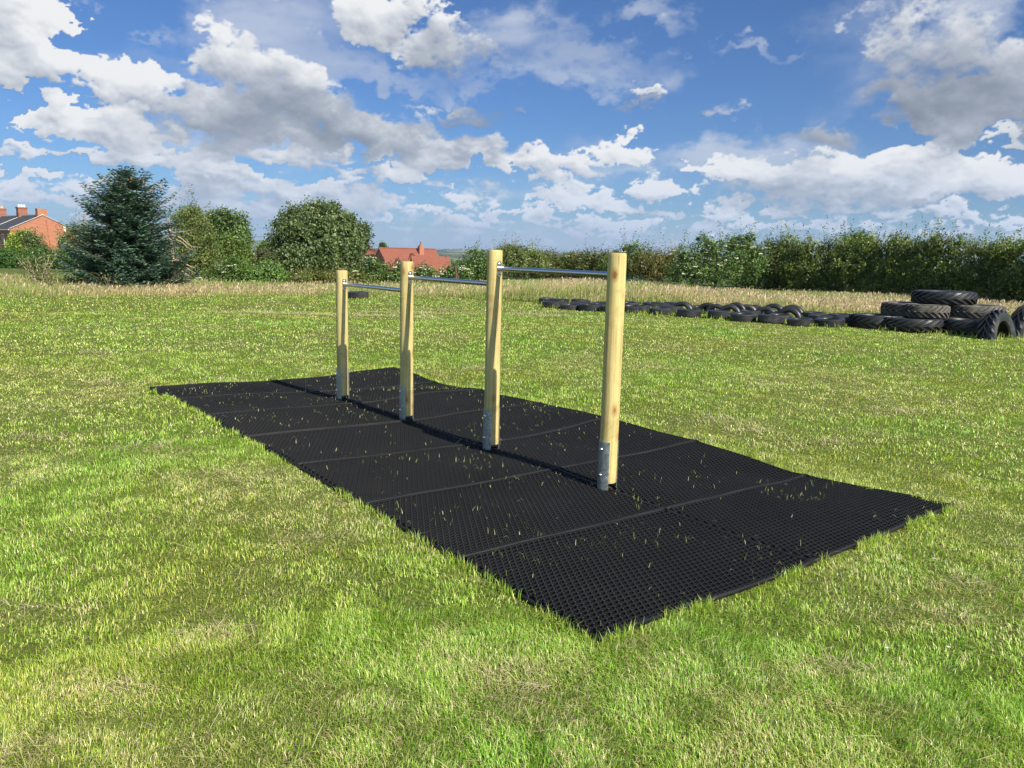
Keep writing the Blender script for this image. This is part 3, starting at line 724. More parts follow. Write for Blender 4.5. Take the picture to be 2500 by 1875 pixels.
# soil and grass wad trapped under the second post
rails = [((1213, 655), (1482, 671.5)), ((1000, 676), (1184, 694.5)), ((842, 692.6), (975.5, 711))]
BR = .0185
for k in range(3):
    A, B_ = PW[k+1], PW[k]
    dirn = (B_-A); dirn.z = 0; dirn.normalize()
    a0 = A+dirn*(PR+.004); b0 = B_-dirn*(PR+.004)
    (pxa, pya), (pxb, pyb) = rails[k]
    za = float(at(pxa, pya, a0.y)[2]); zb_ = float(at(pxb, pyb, b0.y)[2]); zz = (za+zb_)/2
    a0.z = zz; b0.z = zz
    o0 = PW[1]
    mb = MB(); mb.tube([a0-o0, b0-o0], BR, 28); bar = mb.build('rail', M_steel, frame, smooth=True)
    side = dirn.cross(Vector((0, 0, 1))).normalized()
    for c, s in ((a0, 1), (b0, -1)):
        mb = MB(); n = 12; pts = []
        hw, hh = .020, .058
        for q in range(n+1):
            t = math.pi*q/n; pts.append(c-o0+side*(hw*math.cos(t))+Vector((0, 0, hh-hw+hw*math.sin(t))))
        for q in range(n+1):
            t = math.pi+math.pi*q/n; pts.append(c-o0+side*(hw*math.cos(t))+Vector((0, 0, -(hh-hw)+hw*math.sin(t))))
        mb.prism([p-dirn*s*.006 for p in pts], dirn*s*.008)
        for zz2 in (.036, -.036):
            cc = c-o0+Vector((0, 0, zz2))+dirn*s*.0025
            mb.tube([cc, cc+dirn*s*.004, cc+dirn*s*.0055], [.0085, .0085, .005], 6)
        mb.build('end_plate', M_steel, bar, smooth=True)
# ------------------------------------------------------------------ tyres
def tyre_col(c0, c1):
    def f(b):
        gp = b.n('ShaderNodeNewGeometry').outputs['Position']
        p = b.n('ShaderNodeTexCoord').outputs['Object']
        oi = b.n('ShaderNodeObjectInfo').outputs['Random']
        v = b.vmath('ADD', p, b.n('ShaderNodeCombineXYZ').outputs[0])
        c = b.ramp(b.noise(v, 6, 5, .65), [(.35, c0), (.7, c1)])
        c = b.mix(b.math('MULTIPLY', oi, .30), c, (.034, .033, .032))
        return b.mix(b.mapr(b.noise(gp, 2.3, 6, .7), .50, .68, 0, .7), c, (.062, .058, .050))
    return f
M_tyre = principled('tyre_rubber', tyre_col((.008, .008, .009), (.020, .020, .021)), rough=.42, spec=.45)
M_tractor = principled('tractor_tyre_rubber', tyre_col((.007, .007, .008), (.019, .019, .021)), rough=.45, spec=.45)
M_worn = principled('mud_worn_rubber', lambda b: b.ramp(b.noise(b.n('ShaderNodeTexCoord').outputs['Object'], 4, 6, .7), [(.36, (.045, .042, .037)), (.56, (.11, .10, .085)), (.75, (.21, .19, .155))]), rough=.75, spec=.25)
rng = np.random.default_rng(5)
def car_tyre_mesh(Rr, W_, name):
    """hollow tyre lying with its axis along z, bottom at z=0; grooved tread, side walls, open beads"""
    w = W_/2; sh = .035
    prof = [(.60*Rr, -w*.62), (.62*Rr, -w*.80), (.70*Rr, -w*.98), (.80*Rr, -w*1.02), (Rr-sh, -w*.95), (Rr-.010, -w*.80)]
    for g in (-.55, -.18, .18, .55):
        prof += [(Rr, w*(g-.10)), (Rr-.001, w*(g-.04)), (Rr-.010, w*(g-.03)), (Rr-.010, w*(g+.03)), (Rr-.001, w*(g+.04))]
    prof += [(Rr, w*.68), (Rr-.010, w*.80), (Rr-sh, w*.95), (.80*Rr, w*1.02), (.70*Rr, w*.98), (.62*Rr, w*.80), (.60*Rr, w*.62), (.64*Rr, w*.62), (.80*Rr, w*.86), (Rr-.03, w*.70), (Rr-.022, 0), (Rr-.03, -w*.70), (.80*Rr, -w*.86), (.64*Rr, -w*.62)]
    prof = np.array(prof); m = len(prof); n = 56
    t = np.arange(n)*2*np.pi/n
    V = np.stack([np.outer(np.cos(t), prof[:, 0]), np.outer(np.sin(t), prof[:, 0]), np.outer(np.ones(n), prof[:, 1]+w)], -1).reshape(-1, 3)
    I, J = np.meshgrid(np.arange(n), np.arange(m), indexing='ij'); I2 = (I+1) % n; J2 = (J+1) % m
    F = np.stack([I*m+J, I2*m+J, I2*m+J2, I*m+J2], -1).reshape(-1, 4)
    me = np_mesh(name, V, [F], True)
    try: me.set_sharp_from_angle(angle=R(40))
    except Exception: pass
    return me
def tractor_tyre_mesh(Rr, W_, name, nl=20, lug=.055, inner=.58):
    w = W_/2; base = Rr-lug
    prof = np.array([(inner*Rr, -w*.70), (inner*Rr+.02, -w*.90), (.74*Rr, -w*1.0), (.88*Rr, -w*1.0), (base-.015, -w*.94), (base, -w*.80), (base+.006, 0), (base, w*.80), (base-.015, w*.94), (.88*Rr, w*1.0), (.74*Rr, w*1.0), (inner*Rr+.02, w*.90), (inner*Rr, w*.70), (inner*Rr+.03, w*.66), (.80*Rr, w*.86), (base-.05, w*.7), (base-.04, 0), (base-.05, -w*.7), (.80*Rr, -w*.86), (inner*Rr+.03, -w*.66)])
    m = len(prof); n = 64; t = np.arange(n)*2*np.pi/n
    V = [np.stack([np.outer(np.cos(t), prof[:, 0]), np.outer(np.sin(t), prof[:, 0]), np.outer(np.ones(n), prof[:, 1]+w)], -1).reshape(-1, 3)]
    I, J = np.meshgrid(np.arange(n), np.arange(m), indexing='ij'); I2 = (I+1) % n; J2 = (J+1) % m
    F = [np.stack([I*m+J, I2*m+J, I2*m+J2, I*m+J2], -1).reshape(-1, 4)]; o = n*m
    # raised chevron bars
    for k in range(nl):
        for s in (-1, 1):
            t0 = 2*np.pi*(k+(.5 if s > 0 else 0))/nl
            S = 7; q = np.linspace(0, 1, S)
            zc = s*w*(-.06+1.04*q)
            ang = t0+q**.85*1.55*2*np.pi/nl
            half = (.027+.012*q)/Rr*(Rr/.62)
            drop = np.where(q > .85, (q-.85)/.15*.06, 0)
            rows = []
            for a_, r_ in ((-1.25, base-.014), (-.85, Rr), (.85, Rr), (1.25, base-.014)):
                aa = ang+a_*half; rad = r_-drop*(1 if r_ > base else .3)-.012*q*q
                rows.append(np.stack([np.cos(aa)*rad, np.sin(aa)*rad, zc+w], 1))
            Vl = np.stack(rows, 1).reshape(-1, 3); V.append(Vl)
            f = []
            for e in range(S-1):
                for c in range(3): f.append((o+e*4+c, o+e*4+c+1, o+e*4+4+c+1, o+e*4+4+c))
            f.append((o, o+1, o+2, o+3)); b0 = o+(S-1)*4; f.append((b0+3, b0+2, b0+1, b0))
            F.append(np.array(f)); o += len(Vl)
    me = np_mesh(name, np.concatenate(V), F, True)
    try: me.set_sharp_from_angle(angle=R(35))
    except Exception: pass
    return me
CT = [car_tyre_mesh(r, w, 'car_tyre') for r, w in ((.295, .185), (.31, .205), (.285, .17))]
for me in CT: me.materials.append(M_tyre)
GC = 'used car tyres laid out on the grass'
FLAT = [ # centre px, bottom px, size, label
 (1338, 742, 0, 'flat car tyre farthest left and rearmost of the tyre course'),
 (1364, 746, 1, 'flat car tyre lapping behind the first tyre of the front edge, at the left end'),
 (1350, 753, 1, 'first flat car tyre of the front edge, at the left end of the course'),
 (1417, 746, 0, 'flat car tyre at the back, left of the nearest post'),
 (1415, 752, 2, 'flat car tyre in the middle row, left of the nearest post'),
 (1393, 757, 2, 'low car tyre half sunk in grass, second along the front edge from the left'),
 (1438, 760, 1, 'third flat car tyre along the front edge from the left'),
 (1462, 757, 1, 'flat car tyre between front edge and back row just left of the nearest post'),
 (1478, 751, 0, 'rear flat car tyre partly hidden by the left side of the nearest post'),
 (1493, 764, 1, 'front edge car tyre mostly hidden behind the nearest post'),
 (1534, 752, 0, 'rear flat car tyre showing its open hole just right of the nearest post'),
 (1540, 764, 1, 'front edge car tyre just right of the nearest post'),
 (1560, 762, 0, 'car tyre overlapping the front edge tyre right of the nearest post'),
 (1592, 753, 2, 'rear flat car tyre, second to the right of the nearest post'),
 (1612, 753, 2, 'rear flat car tyre, third to the right of the nearest post'),
 (1612, 769, 0, 'front edge car tyre left of and before the first upright arch'),
 (1638, 765, 1, 'flat car tyre directly left of the foot of the first upright arch'),
 (1643, 752, 2, 'small rear car tyre behind the left foot of the first upright arch'),
 (1681, 775, 1, 'clean flat car tyre on the front edge before the first upright arch'),
 (1708, 763, 2, 'sunken car tyre between the first and second upright arches'),
 (1757, 779, 1, 'front edge car tyre below the third and fourth upright arches'),
 (1814, 785, 1, 'front edge car tyre below the low dark arches in the middle of the course'),
 (1829, 776, 0, 'flat car tyre just behind the front edge, below the rear arch cluster'),
 (1830, 763, 1, 'flat car tyre leaning its top rim against a tyre at the rear arch cluster'),
 (1854, 754, 2, 'rearmost flat car tyre between the two groups of upright arches'),
 (1881, 790, 1, 'front edge car tyre in front of the big pair of arches'),
 (1896, 779, 1, 'flat car tyre lapped over the front edge before the big pair of arches'),
 (1903, 785, 0, 'car tyre squeezed behind two tyres before the big pair of arches'),
 (1953, 796, 0, 'front edge car tyre just right of the big pair of arches'),
 (1987, 781, 1, 'rear flat car tyre with open hole right of the big pair of arches'),
 (2003, 790, 1, 'flat car tyre overlapped by the large front tyre near the tractor tyres'),
 (2025, 799, 3, 'large glossy front car tyre nearest the tractor tyres'),
 (2050, 787, 1, 'rear flat car tyre beside the leftmost tractor tyre'),
 (2068, 795, 1, 'car tyre touching the foot of the leftmost tractor tyre'),
 (874, 728, 3, 'lone car tyre lying at the field edge by the farthest post')]
me3 = car_tyre_mesh(.335, .21, 'car_tyre'); me3.materials.append(M_tyre); CT.append(me3)
RAD = [.295, .31, .285, .335]
for px, py, s, lab in FLAT:
    g = ground_at(px, py); dv = np.array([g[0], g[1]]); dv = dv/np.linalg.norm(dv)
    c = g[:2]+dv*RAD[s]
    o = link('car_tyre', CT[s]) ; o.location = (c[0], c[1], float(gz(c[0], c[1]))-.015)
    o.rotation_euler = (R(rng.normal(0, 2.2)), R(rng.normal(0, 2.2)), rng.uniform(0, 6.28))
    tag(o, lab, 'tyre', None if 'lone' in lab else GC)
ARCH = [ # centre px, top px, foot px, size, yaw (deg), label
 (1667, 736, 764, 1, 30, 'first upright half buried car tyre from the left, standing alone as an arch'),
 (1728, 739, 764, 0, 34, 'second upright car tyre arch, left of a tight row of three'),
 (1749, 742, 768, 0, 30, 'upright car tyre arch between second arch and the open near one'),
 (1782, 743, 773, 1, 28, 'open upright car tyre arch nearest the camera in the left arch group'),
 (1797, 738, 764, 0, 30, 'dark upright car tyre arch peeping from behind the left arch group'),
 (1824, 743, 764, 1, 20, 'low upright car tyre hump standing behind a flat tyre'),
 (1889, 741, 770, 1, 32, 'rear upright car tyre arch of the right arch group'),
 (1869, 748, 776, 1, 30, 'front left upright car tyre arch of the right arch group'),
 (1934, 744, 776, 2, 34, 'rear half of the doubled upright tyre pair at the right end'),
 (1927, 750, 781, 2, 34, 'front half of the doubled upright tyre pair at the right end')]
for px, pt, pf, s, yaw, lab in ARCH:
    s2 = {0: 0, 1: 1, 2: 3}[s]
    g = ground_at(px, pf)
    top = at(px, pt, g[1])[2]; r = RAD[s2]
    W2 = {0: .185, 1: .205, 3: .21}[s2]
    o = link('car_tyre', CT[s2])
    # stand it up: axis horizontal, turned by yaw
    M = Matrix.Translation((g[0], g[1]+.05, top-r)) @ Matrix.Rotation(R(-yaw), 4, 'Z') @ Matrix.Rotation(R(90), 4, 'X') @ Matrix.Translation((0, 0, -W2/2))
    o.matrix_world = M
    tag(o, lab, 'tyre', GC)

# the heap of tractor tyres
GT = 'tractor tyres heaped by the hedge'
def lay(me, mat, x, y, z, tilt=(0, 0), rz=0):
    o = bpy.data.objects.new('tractor_tyre', me); COL.objects.link(o)
    if not me.materials: me.materials.append(mat)
    o.location = (x, y, z); o.rotation_euler = (R(tilt[0]), R(tilt[1]), rz); return o
def put(pxl, pxr, pyb, W_, mat, lab, z=0.0, back=None, tilt=(0, 0), nl=20, dfront=None, lug=.055, rz=0.0):
    """tractor tyre whose left/right limits and lower front edge are seen at these photo pixels"""
    pc = (pxl+pxr)/2
    if dfront is None: dfront = ground_at(pc, pyb, z)[1]
    dc = dfront; r = .6
    for _ in range(6):
        r = (at(pxr, 760, dc)[0]-at(pxl, 760, dc)[0])/2; dc = dfront+r
    c = at(pc, 760, dc)
    o = lay(tractor_tyre_mesh(r, W_, 'tractor_tyre', nl, lug), mat, c[0], c[1], z+float(gz(c[0], c[1])) if z == 0 else z, tilt, rz)
    tag(o, lab, 'tractor tyre', GT); return o, r, dc
g0 = float(gz(9, 17.5))
put(2078, 2206, 805, .31, M_tractor, 'leftmost tractor tyre of the heap, flat on the grass beside the car tyres', nl=18)
put(2152, 2311, 813, .30, M_tractor, 'bottom middle tractor tyre, dark lugs, carrying the pale front tyre', nl=22, rz=.1)
put(2296, 2440, 820, .32, M_tractor, 'bottom right tractor tyre behind the leaning one, long slanted lugs', nl=18, rz=.3)
put(2156, 2300, 775, .30, M_worn, 'mud stained tractor tyre in the middle tier, left end', z=g0+.285, dfront=18.05, nl=24)
put(2206, 2313, 780, .30, M_worn, 'smaller pale worn tractor tyre at the front of the middle tier', z=g0+.287, dfront=17.72, nl=22)
put(2314, 2446, 780, .30, M_worn, 'pale worn tractor tyre at the right end of the middle tier', z=g0+.30, dfront=17.75, nl=26, rz=.15)
put(2228, 2372, 746, .30, M_tractor, 'topmost black tractor tyre crowning the heap', z=g0+.58, dfront=18.1, nl=20, rz=.2)
# two standing tractor tyres at the right
def stand(px, d, r, W_, zc, yaw, lean, mat, lab, nl=20):
    c = at(px, 760, d)
    o = lay(tractor_tyre_mesh(r, W_, 'tractor_tyre', nl), mat, 0, 0, 0)
    o.matrix_world = Matrix.Translation((c[0], c[1], zc)) @ Matrix.Rotation(R(yaw), 4, 'Z') @ Matrix.Rotation(R(90+lean), 4, 'X') @ Matrix.Translation((0, 0, -W_/2))
    tag(o, lab, 'tractor tyre', GT)
stand(2442, 16.55, .62, .34, g0-.02, 38, -10, M_tractor, 'half sunk tractor tyre standing up as an arch before the heap')
stand(2516, 17.4, .66, .34, g0+.02, 30, 0, M_tractor, 'upright tractor tyre cut off by the right edge of the view')
# ------------------------------------------------------------------ foliage
rng = np.random.default_rng(11)
M_leaf = leaf_mat('leaf', .38, .45, .45)
M_needle = leaf_mat('needle', .15, .5, .3)
M_bark = principled('bark', lambda b: b.ramp(b.noise(b.vmath('MULTIPLY', b.n('ShaderNodeTexCoord').outputs['Object'], (6, 6, 1.5)), 4, 5, .65), [(.3, (.05, .038, .026)), (.7, (.16, .125, .09))]), rough=.9, spec=.15)
M_pale = principled('bare_wood', lambda b: b.ramp(b.noise(b.vmath('MULTIPLY', b.n('ShaderNodeTexCoord').outputs['Object'], (9, 9, 2)), 4, 5, .65), [(.3, (.30, .22, .15)), (.7, (.55, .44, .32))]), rough=.85, spec=.15)
M_flower = leaf_mat('blossom_petals', .25, .6, .2)

def unit(n):
    v = rng.normal(size=(n, 3)); return v/np.linalg.norm(v, axis=1, keepdims=True)
def quads_of(P, N, L, W_, col, droop=0.0):
    """one rhombic leaf per point"""
    n = len(P)
    t = np.cross(N, unit(n)); t /= np.linalg.norm(t, axis=1, keepdims=True)+1e-9
    t[:, 2] -= droop; t /= np.linalg.norm(t, axis=1, keepdims=True)
    s = np.cross(N, t); s /= np.linalg.norm(s, axis=1, keepdims=True)+1e-9
    L = L[:, None]; W_ = W_[:, None]
    V = np.stack([P-t*L*.5, P+s*W_*.5+t*L*.05+N*L*.06, P+t*L*.5-N*L*.08, P-s*W_*.5+t*L*.05+N*L*.06], 1).reshape(-1, 3)
    F = np.arange(4*n).reshape(-1, 4)
    return V, F, np.repeat(col, 4, 0)
def lobes_px(lst, d):
    """lobes given by their outline in the photo -> world ellipsoids at distance d"""
    out = []
    for l in lst:
        cx, cy, rx, ry = l[:4]; dd = d+(l[4] if len(l) > 4 else 0)
        c = at(cx, cy, dd); k = dd/FPX
        out.append((c, np.array([rx*k, (rx*k*.75 if len(l) < 6 else l[5]), ry*k])))
    return out
def leafage(lobes, dens, per, spread, size, pal, seed=0, asp=.6, up=.35, deep=.35, jitter=.25, droop=.1, shoots=0, zmin=None, stretch=(1, 1, 1), core=14):
    """clumps of leaves over and through a set of ellipsoids"""
    Ps, Ns, ks = [], [], []
    for c, r in lobes:
        area = 4*np.pi*((r[0]*r[1])**1.6/3+(r[0]*r[2])**1.6/3+(r[1]*r[2])**1.6/3)**(1/1.6)
        n = max(12, int(area*dens)); u = unit(n)
        rad = np.where(rng.random(n) < deep, rng.uniform(.45, .9, n), 1+rng.normal(0, .09, n))
        rad = rad*(1+.22*(fbm(u[:, 0]*2.2+seed+c[0], u[:, 2]*2.2+u[:, 1]*1.7, seed, 3)-.5)*2)
        Ps.append(c+u*r*rad[:, None]); g = u/r; Ns.append(g/np.linalg.norm(g, axis=1, keepdims=True)); ks.append(rng.uniform(.55, 1.4, n))
    P = np.concatenate(Ps); N = np.concatenate(Ns); k = np.concatenate(ks); nc = len(P)
    ci = np.repeat(np.arange(nc), per); n = len(ci)
    off = rng.normal(size=(n, 3))*spread*np.array(stretch)*rng.uniform(.5, 1.2, nc)[ci][:, None]
    Q = P[ci]+off
    if shoots:
        sel = np.where(N[:, 2] > .55)[0]; sel = rng.choice(sel, min(shoots, len(sel)), replace=False)
        m = 18; si = np.repeat(sel, m); tt = np.tile(np.linspace(0, 1, m), len(sel))
        hh = np.repeat(rng.uniform(.35, 1.05, len(sel)), m); ln = np.repeat(rng.normal(.1, .35, len(sel)), m)
        S = P[si]+np.stack([ln*tt*hh, rng.normal(0, .02, len(si)), tt*hh*1.1], 1)+rng.normal(0, .035, (len(si), 3))
        Q = np.concatenate([Q, S]); ci = np.concatenate([ci, si]); n = len(Q)
    zg = gz(Q[:, 0], Q[:, 1])
    if zmin is not None: ok = Q[:, 2] > zg+zmin
    else: ok = Q[:, 2] > zg+.05
    Q, ci = Q[ok], ci[ok]; n = len(Q)
    nn = N[ci]*.55+np.array([0, 0, up])+unit(n)*.75; nn /= np.linalg.norm(nn, axis=1, keepdims=True)
    pal = np.array(pal); pc = pal[rng.integers(0, len(pal), nc)][ci]
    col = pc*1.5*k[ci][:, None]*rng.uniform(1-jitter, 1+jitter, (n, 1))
    L = size*rng.uniform(.65, 1.35, n)
    out = quads_of(Q, nn, L, L*asp*rng.uniform(.8, 1.2, n), col, droop)
    if not core: return out
    # big inner leaves that close the plant against the light behind it
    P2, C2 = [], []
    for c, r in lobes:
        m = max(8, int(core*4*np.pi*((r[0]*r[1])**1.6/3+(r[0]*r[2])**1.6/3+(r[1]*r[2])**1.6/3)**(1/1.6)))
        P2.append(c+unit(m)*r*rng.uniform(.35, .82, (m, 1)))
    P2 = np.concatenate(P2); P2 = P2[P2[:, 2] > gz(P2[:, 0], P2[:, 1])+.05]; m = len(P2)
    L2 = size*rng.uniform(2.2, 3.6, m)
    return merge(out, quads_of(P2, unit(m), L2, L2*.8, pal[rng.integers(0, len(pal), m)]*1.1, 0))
def merge(*vs):
    V, F, C, o = [], [], [], 0
    for v, f, c in vs: V.append(v); F.append(f+o); C.append(c); o += len(v)
    return np.concatenate(V), np.concatenate(F), np.concatenate(C)
def foliage_obj(name, geo, mat, parent=None, origin=None):
    V, F, C = geo
    if origin is not None: V = V-np.array(origin)
    o = link(name, np_mesh(name, V, [F], False, np.clip(C, 0, 1)), mat, parent)
    if origin is not None and parent is None: o.location = origin
    return o
def flowers(lobes, n, size, faces=True):
    """flat cream flower heads on the outside of the lobes"""
    Ps = []
    for c, r in lobes:
        u = unit(max(1, int(n*r[0]*r[2]/sum(q[0]*q[2] for _, q in lobes)))); u[:, 1] = -np.abs(u[:, 1]); u[:, 2] = np.abs(u[:, 2])*1.0-.25
        u /= np.linalg.norm(u, axis=1, keepdims=True); Ps.append(c+u*r*rng.uniform(1.0, 1.12, (len(u), 1)))
    P = np.concatenate(Ps); m = 9; i = np.repeat(np.arange(len(P)), m)
    s = rng.uniform(.6, 1.3, len(P))[i]*size
    off = rng.normal(size=(len(i), 3))*np.array([.42, .42, .08])*s[:, None]
    nn = np.array([0, -.45, .8])+unit(len(i))*.3; nn /= np.linalg.norm(nn, axis=1, keepdims=True)
    col = np.array([.66, .64, .46])*rng.uniform(.8, 1.1, (len(i), 1))
    return quads_of(P[i]+off, nn, s*.45, s*.40, col)
def limbs(base, height, r0, nb, spread, seed, lean=0.0):
    """tapered trunk with limbs, as one mesh builder in world coordinates relative to base"""
    rs = random.Random(seed); mb = MB(); pts = []; rad = []
    for k in range(7):
        t = k/6; pts.append((lean*t*height+rs.uniform(-.04, .04)*t*height, rs.uniform(-.04, .04)*t*height, -.15+t*(height+.15))); rad.append(r0*(1-.75*t)*(1.35 if k == 0 else 1))
    mb.tube(pts, rad, 8)
    for q in range(nb):
        t = rs.uniform(.25, .95); z = t*height; a = rs.uniform(0, 6.28); l = spread*rs.uniform(.5, 1)*(1.15-t*.5)
        p0 = Vector((lean*t*height, 0, z)); p1 = p0+Vector((math.cos(a)*l*.5, math.sin(a)*l*.5, l*.35)); p2 = p0+Vector((math.cos(a)*l, math.sin(a)*l, l*.85))
        rr_ = r0*(1-.7*t)*.5; mb.tube([p0, p1, p2], [rr_, rr_*.6, rr_*.2], 6)
    return mb
def foot(px, d):
    p = at(px, 640, d); return Vector((p[0], d, float(gz(p[0], d))))
DG = [(.045, .085, .018), (.06, .11, .022), (.075, .125, .028), (.10, .15, .035)]
def bush(px, d, lobes, dens, per, spread, size, pal, label, cat='bush', name='bush', blossom=0, bsize=.16, **kw):
    L = lobes_px(lobes, d); f = foot(px, d)
    geo = leafage(L, dens, per, spread, size, pal, **kw)
    if blossom:
        e = empty(name, f); foliage_obj('foliage', geo, M_leaf, e, f)
        fo = foliage_obj('blossom', flowers(L, blossom, bsize), M_flower, e, f); fo['kind'] = 'stuff'
        st = limbs(f, max(.6, (L[0][0][2]-f.z)*.9), .05, 7, .8, int(px)); st.build('stem', M_bark, e)
        return tag(e, label, cat)
    e = empty(name, f); foliage_obj('foliage', geo, M_leaf, e, f)
    limbs(f, max(.6, (L[0][0][2]-f.z)*.9), .05, 7, .8, int(px)).build('stem', M_bark, e)
    return tag(e, label, cat)
def tree(px, d, lobes, dens, per, spread, size, pal, label, r0=.16, name='tree', **kw):
    L = lobes_px(lobes, d); f = foot(px, d)
    e = empty(name, f); foliage_obj('crown', leafage(L, dens, per, spread, size, pal, **kw), M_leaf, e, f)
    top = max(c[2]+r[2]*.55 for c, r in L)-f.z
    limbs(f, top, r0, 12, top*.38, int(px)+3).build('trunk', M_bark, e, smooth=True)
    return tag(e, label, 'tree')

# --- right hand hedge, far to near
HAW = [(.05, .085, .016), (.075, .115, .02), (.115, .15, .03), (.16, .185, .042), (.085, .095, .026)]
prof = [(1830, 592), (1880, 588), (1915, 578), (1950, 590), (1990, 583), (2030, 582), (2070, 574), (2110, 576), (2150, 589), (2185, 570), (2220, 582), (2260, 570), (2300, 572), (2340, 577), (2380, 588), (2420, 584), (2460, 590), (2500, 582), (2550, 585), (2600, 580)]
def hedge_lobes(prof, d0, x0, d1, x1, foot_gap=.35, rx=30):
    out = []
    for i, (px, pt) in enumerate(prof):
        d = d0+(d1-d0)*(px-x0)/(x1-x0)
        top = at(px, pt, d); g = float(gz(top[0], d)); H = top[2]-g
        k = rx*d/FPX
        for zf, dy, sc in ((.80, .1, .78), (.48, -.25, 1.1), (.2, -.1, 1.05)):
            c = np.array([top[0]+rng.normal(0, .15), d+dy+rng.normal(0, .12), g+H*zf-.04*H])
            out.append((c, np.array([k*1.25*sc, .62, H*.24])))
    return out
L = hedge_lobes(prof, 42, 1830, 28.5, 2560)
f = foot(2200, 34); e = empty('hedge', f)
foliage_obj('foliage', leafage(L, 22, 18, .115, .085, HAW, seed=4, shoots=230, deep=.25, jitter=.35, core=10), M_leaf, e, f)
mb = MB()
for i, (px, pt) in enumerate(prof):
    for q in range(2):
        d = 42+(28.5-42)*(px-1830)/(2560-1830); p = at(px+q*20, 640, d); z0 = float(gz(p[0], d)); r_ = random.Random(i*7+q)
        mb.tube([Vector((p[0], d, z0-.1))-f, Vector((p[0]+r_.uniform(-.3, .3), d+r_.uniform(-.2, .2), z0+1.0))-f, Vector((p[0]+r_.uniform(-.6, .6), d+r_.uniform(-.3, .3), z0+2.1))-f], [.045, .03, .012], 6)
mb.build('stem', M_bark, e)
tag(e, 'tall shaggy hawthorn hedge running along the field behind the tractor tyres', 'hedge')
ELD = [(.055, .095, .02), (.07, .12, .027), (.095, .15, .038), (.045, .078, .018)]
FL = [(1680, 640, 42, 40), (1735, 610, 38, 34), (1780, 640, 52, 46), (1715, 582, 16, 14), (1800, 598, 34, 24), (1830, 582, 20, 16), (1735, 665, 70, 34), (1670, 670, 40, 28), (1840, 640, 34, 44)]
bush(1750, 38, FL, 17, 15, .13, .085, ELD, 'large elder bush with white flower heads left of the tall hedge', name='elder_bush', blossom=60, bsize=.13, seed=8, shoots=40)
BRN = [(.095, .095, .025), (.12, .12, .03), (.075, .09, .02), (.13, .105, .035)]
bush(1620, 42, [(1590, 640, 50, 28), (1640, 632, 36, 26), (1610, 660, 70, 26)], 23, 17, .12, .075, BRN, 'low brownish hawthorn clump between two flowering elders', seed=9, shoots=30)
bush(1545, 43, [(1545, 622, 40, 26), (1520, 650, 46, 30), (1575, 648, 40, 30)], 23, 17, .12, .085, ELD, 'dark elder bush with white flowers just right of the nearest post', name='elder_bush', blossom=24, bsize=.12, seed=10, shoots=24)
L = hedge_lobes([(1315, 614), (1345, 616), (1380, 615), (1415, 616), (1450, 612), (1490, 610)], 50, 1315, 45, 1490, rx=26)
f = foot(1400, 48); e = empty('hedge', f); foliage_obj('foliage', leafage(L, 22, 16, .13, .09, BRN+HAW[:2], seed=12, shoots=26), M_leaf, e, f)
fo = foliage_obj('blossom', flowers(L, 16, .11), M_flower, e, f); fo['kind'] = 'stuff'
tag(e, 'low clipped brownish hedge between the two nearest posts', 'hedge')
bush(1255, 47, [(1255, 628, 52, 26), (1240, 614, 30, 16), (1300, 632, 40, 20), (1215, 640, 30, 26), (1270, 650, 70, 24)], 23, 17, .12, .085, [(.09, .125, .03), (.12, .15, .04), (.14, .15, .05), (.07, .10, .022)], 'mounded yellow green bush with cream flowers right of the second post', blossom=26, bsize=.11, seed=13, shoots=36)
bush(1165, 38, [(1165, 645, 36, 32), (1150, 668, 44, 26), (1190, 665, 34, 30)], 23, 17, .12, .09, DG, 'dense dark green bush against the left side of the second post', seed=14, shoots=12)
bush(1105, 36, [(1110, 668, 34, 20), (1122, 656, 16, 12), (1090, 682, 30, 16)], 23, 17, .12, .09, ELD, 'small elder bush with flowers in the gap before the second post', name='elder_bush', blossom=20, bsize=.13, seed=15)
bush(1020, 37, [(1025, 668, 32, 20), (1045, 666, 18, 16), (1000, 680, 46, 17), (1050, 684, 26, 16)], 23, 17, .12, .09, ELD, 'flowering elder bush below the red tiled roof, right of the third post', name='elder_bush', blossom=36, bsize=.13, seed=16)
bush(930, 35, [(908, 660, 32, 30), (945, 676, 36, 22), (890, 672, 30, 26), (974, 664, 16, 24), (930, 664, 24, 22)], 23, 17, .12, .09, ELD, 'tall elder bush with flowers between the two farthest posts', name='elder_bush', blossom=26, bsize=.13, seed=17)
bush(820, 33, [(790, 680, 60, 22), (850, 682, 50, 22), (740, 682, 40, 20), (880, 690, 40, 16)], 23, 17, .12, .075, BRN+HAW[1:3], 'low olive brown scrub behind the farthest post below the round tree', seed=18)
bush(640, 33.5, [(640, 668, 50, 24), (610, 680, 44, 20), (670, 680, 44, 20), (655, 650, 26, 14)], 23, 17, .12, .085, [(.085, .155, .03), (.11, .18, .04), (.06, .11, .022)], 'bright green bush left of the foot of the round tree', seed=19)
bush(555, 33, [(555, 665, 42, 28), (570, 645, 26, 18), (530, 682, 40, 18), (590, 688, 36, 14)], 23, 17, .12, .08, [(.075, .135, .028), (.10, .16, .04), (.055, .10, .02)], 'green bush with pale blossom tips beside a grey shed roof', blossom=8, bsize=.1, seed=20)
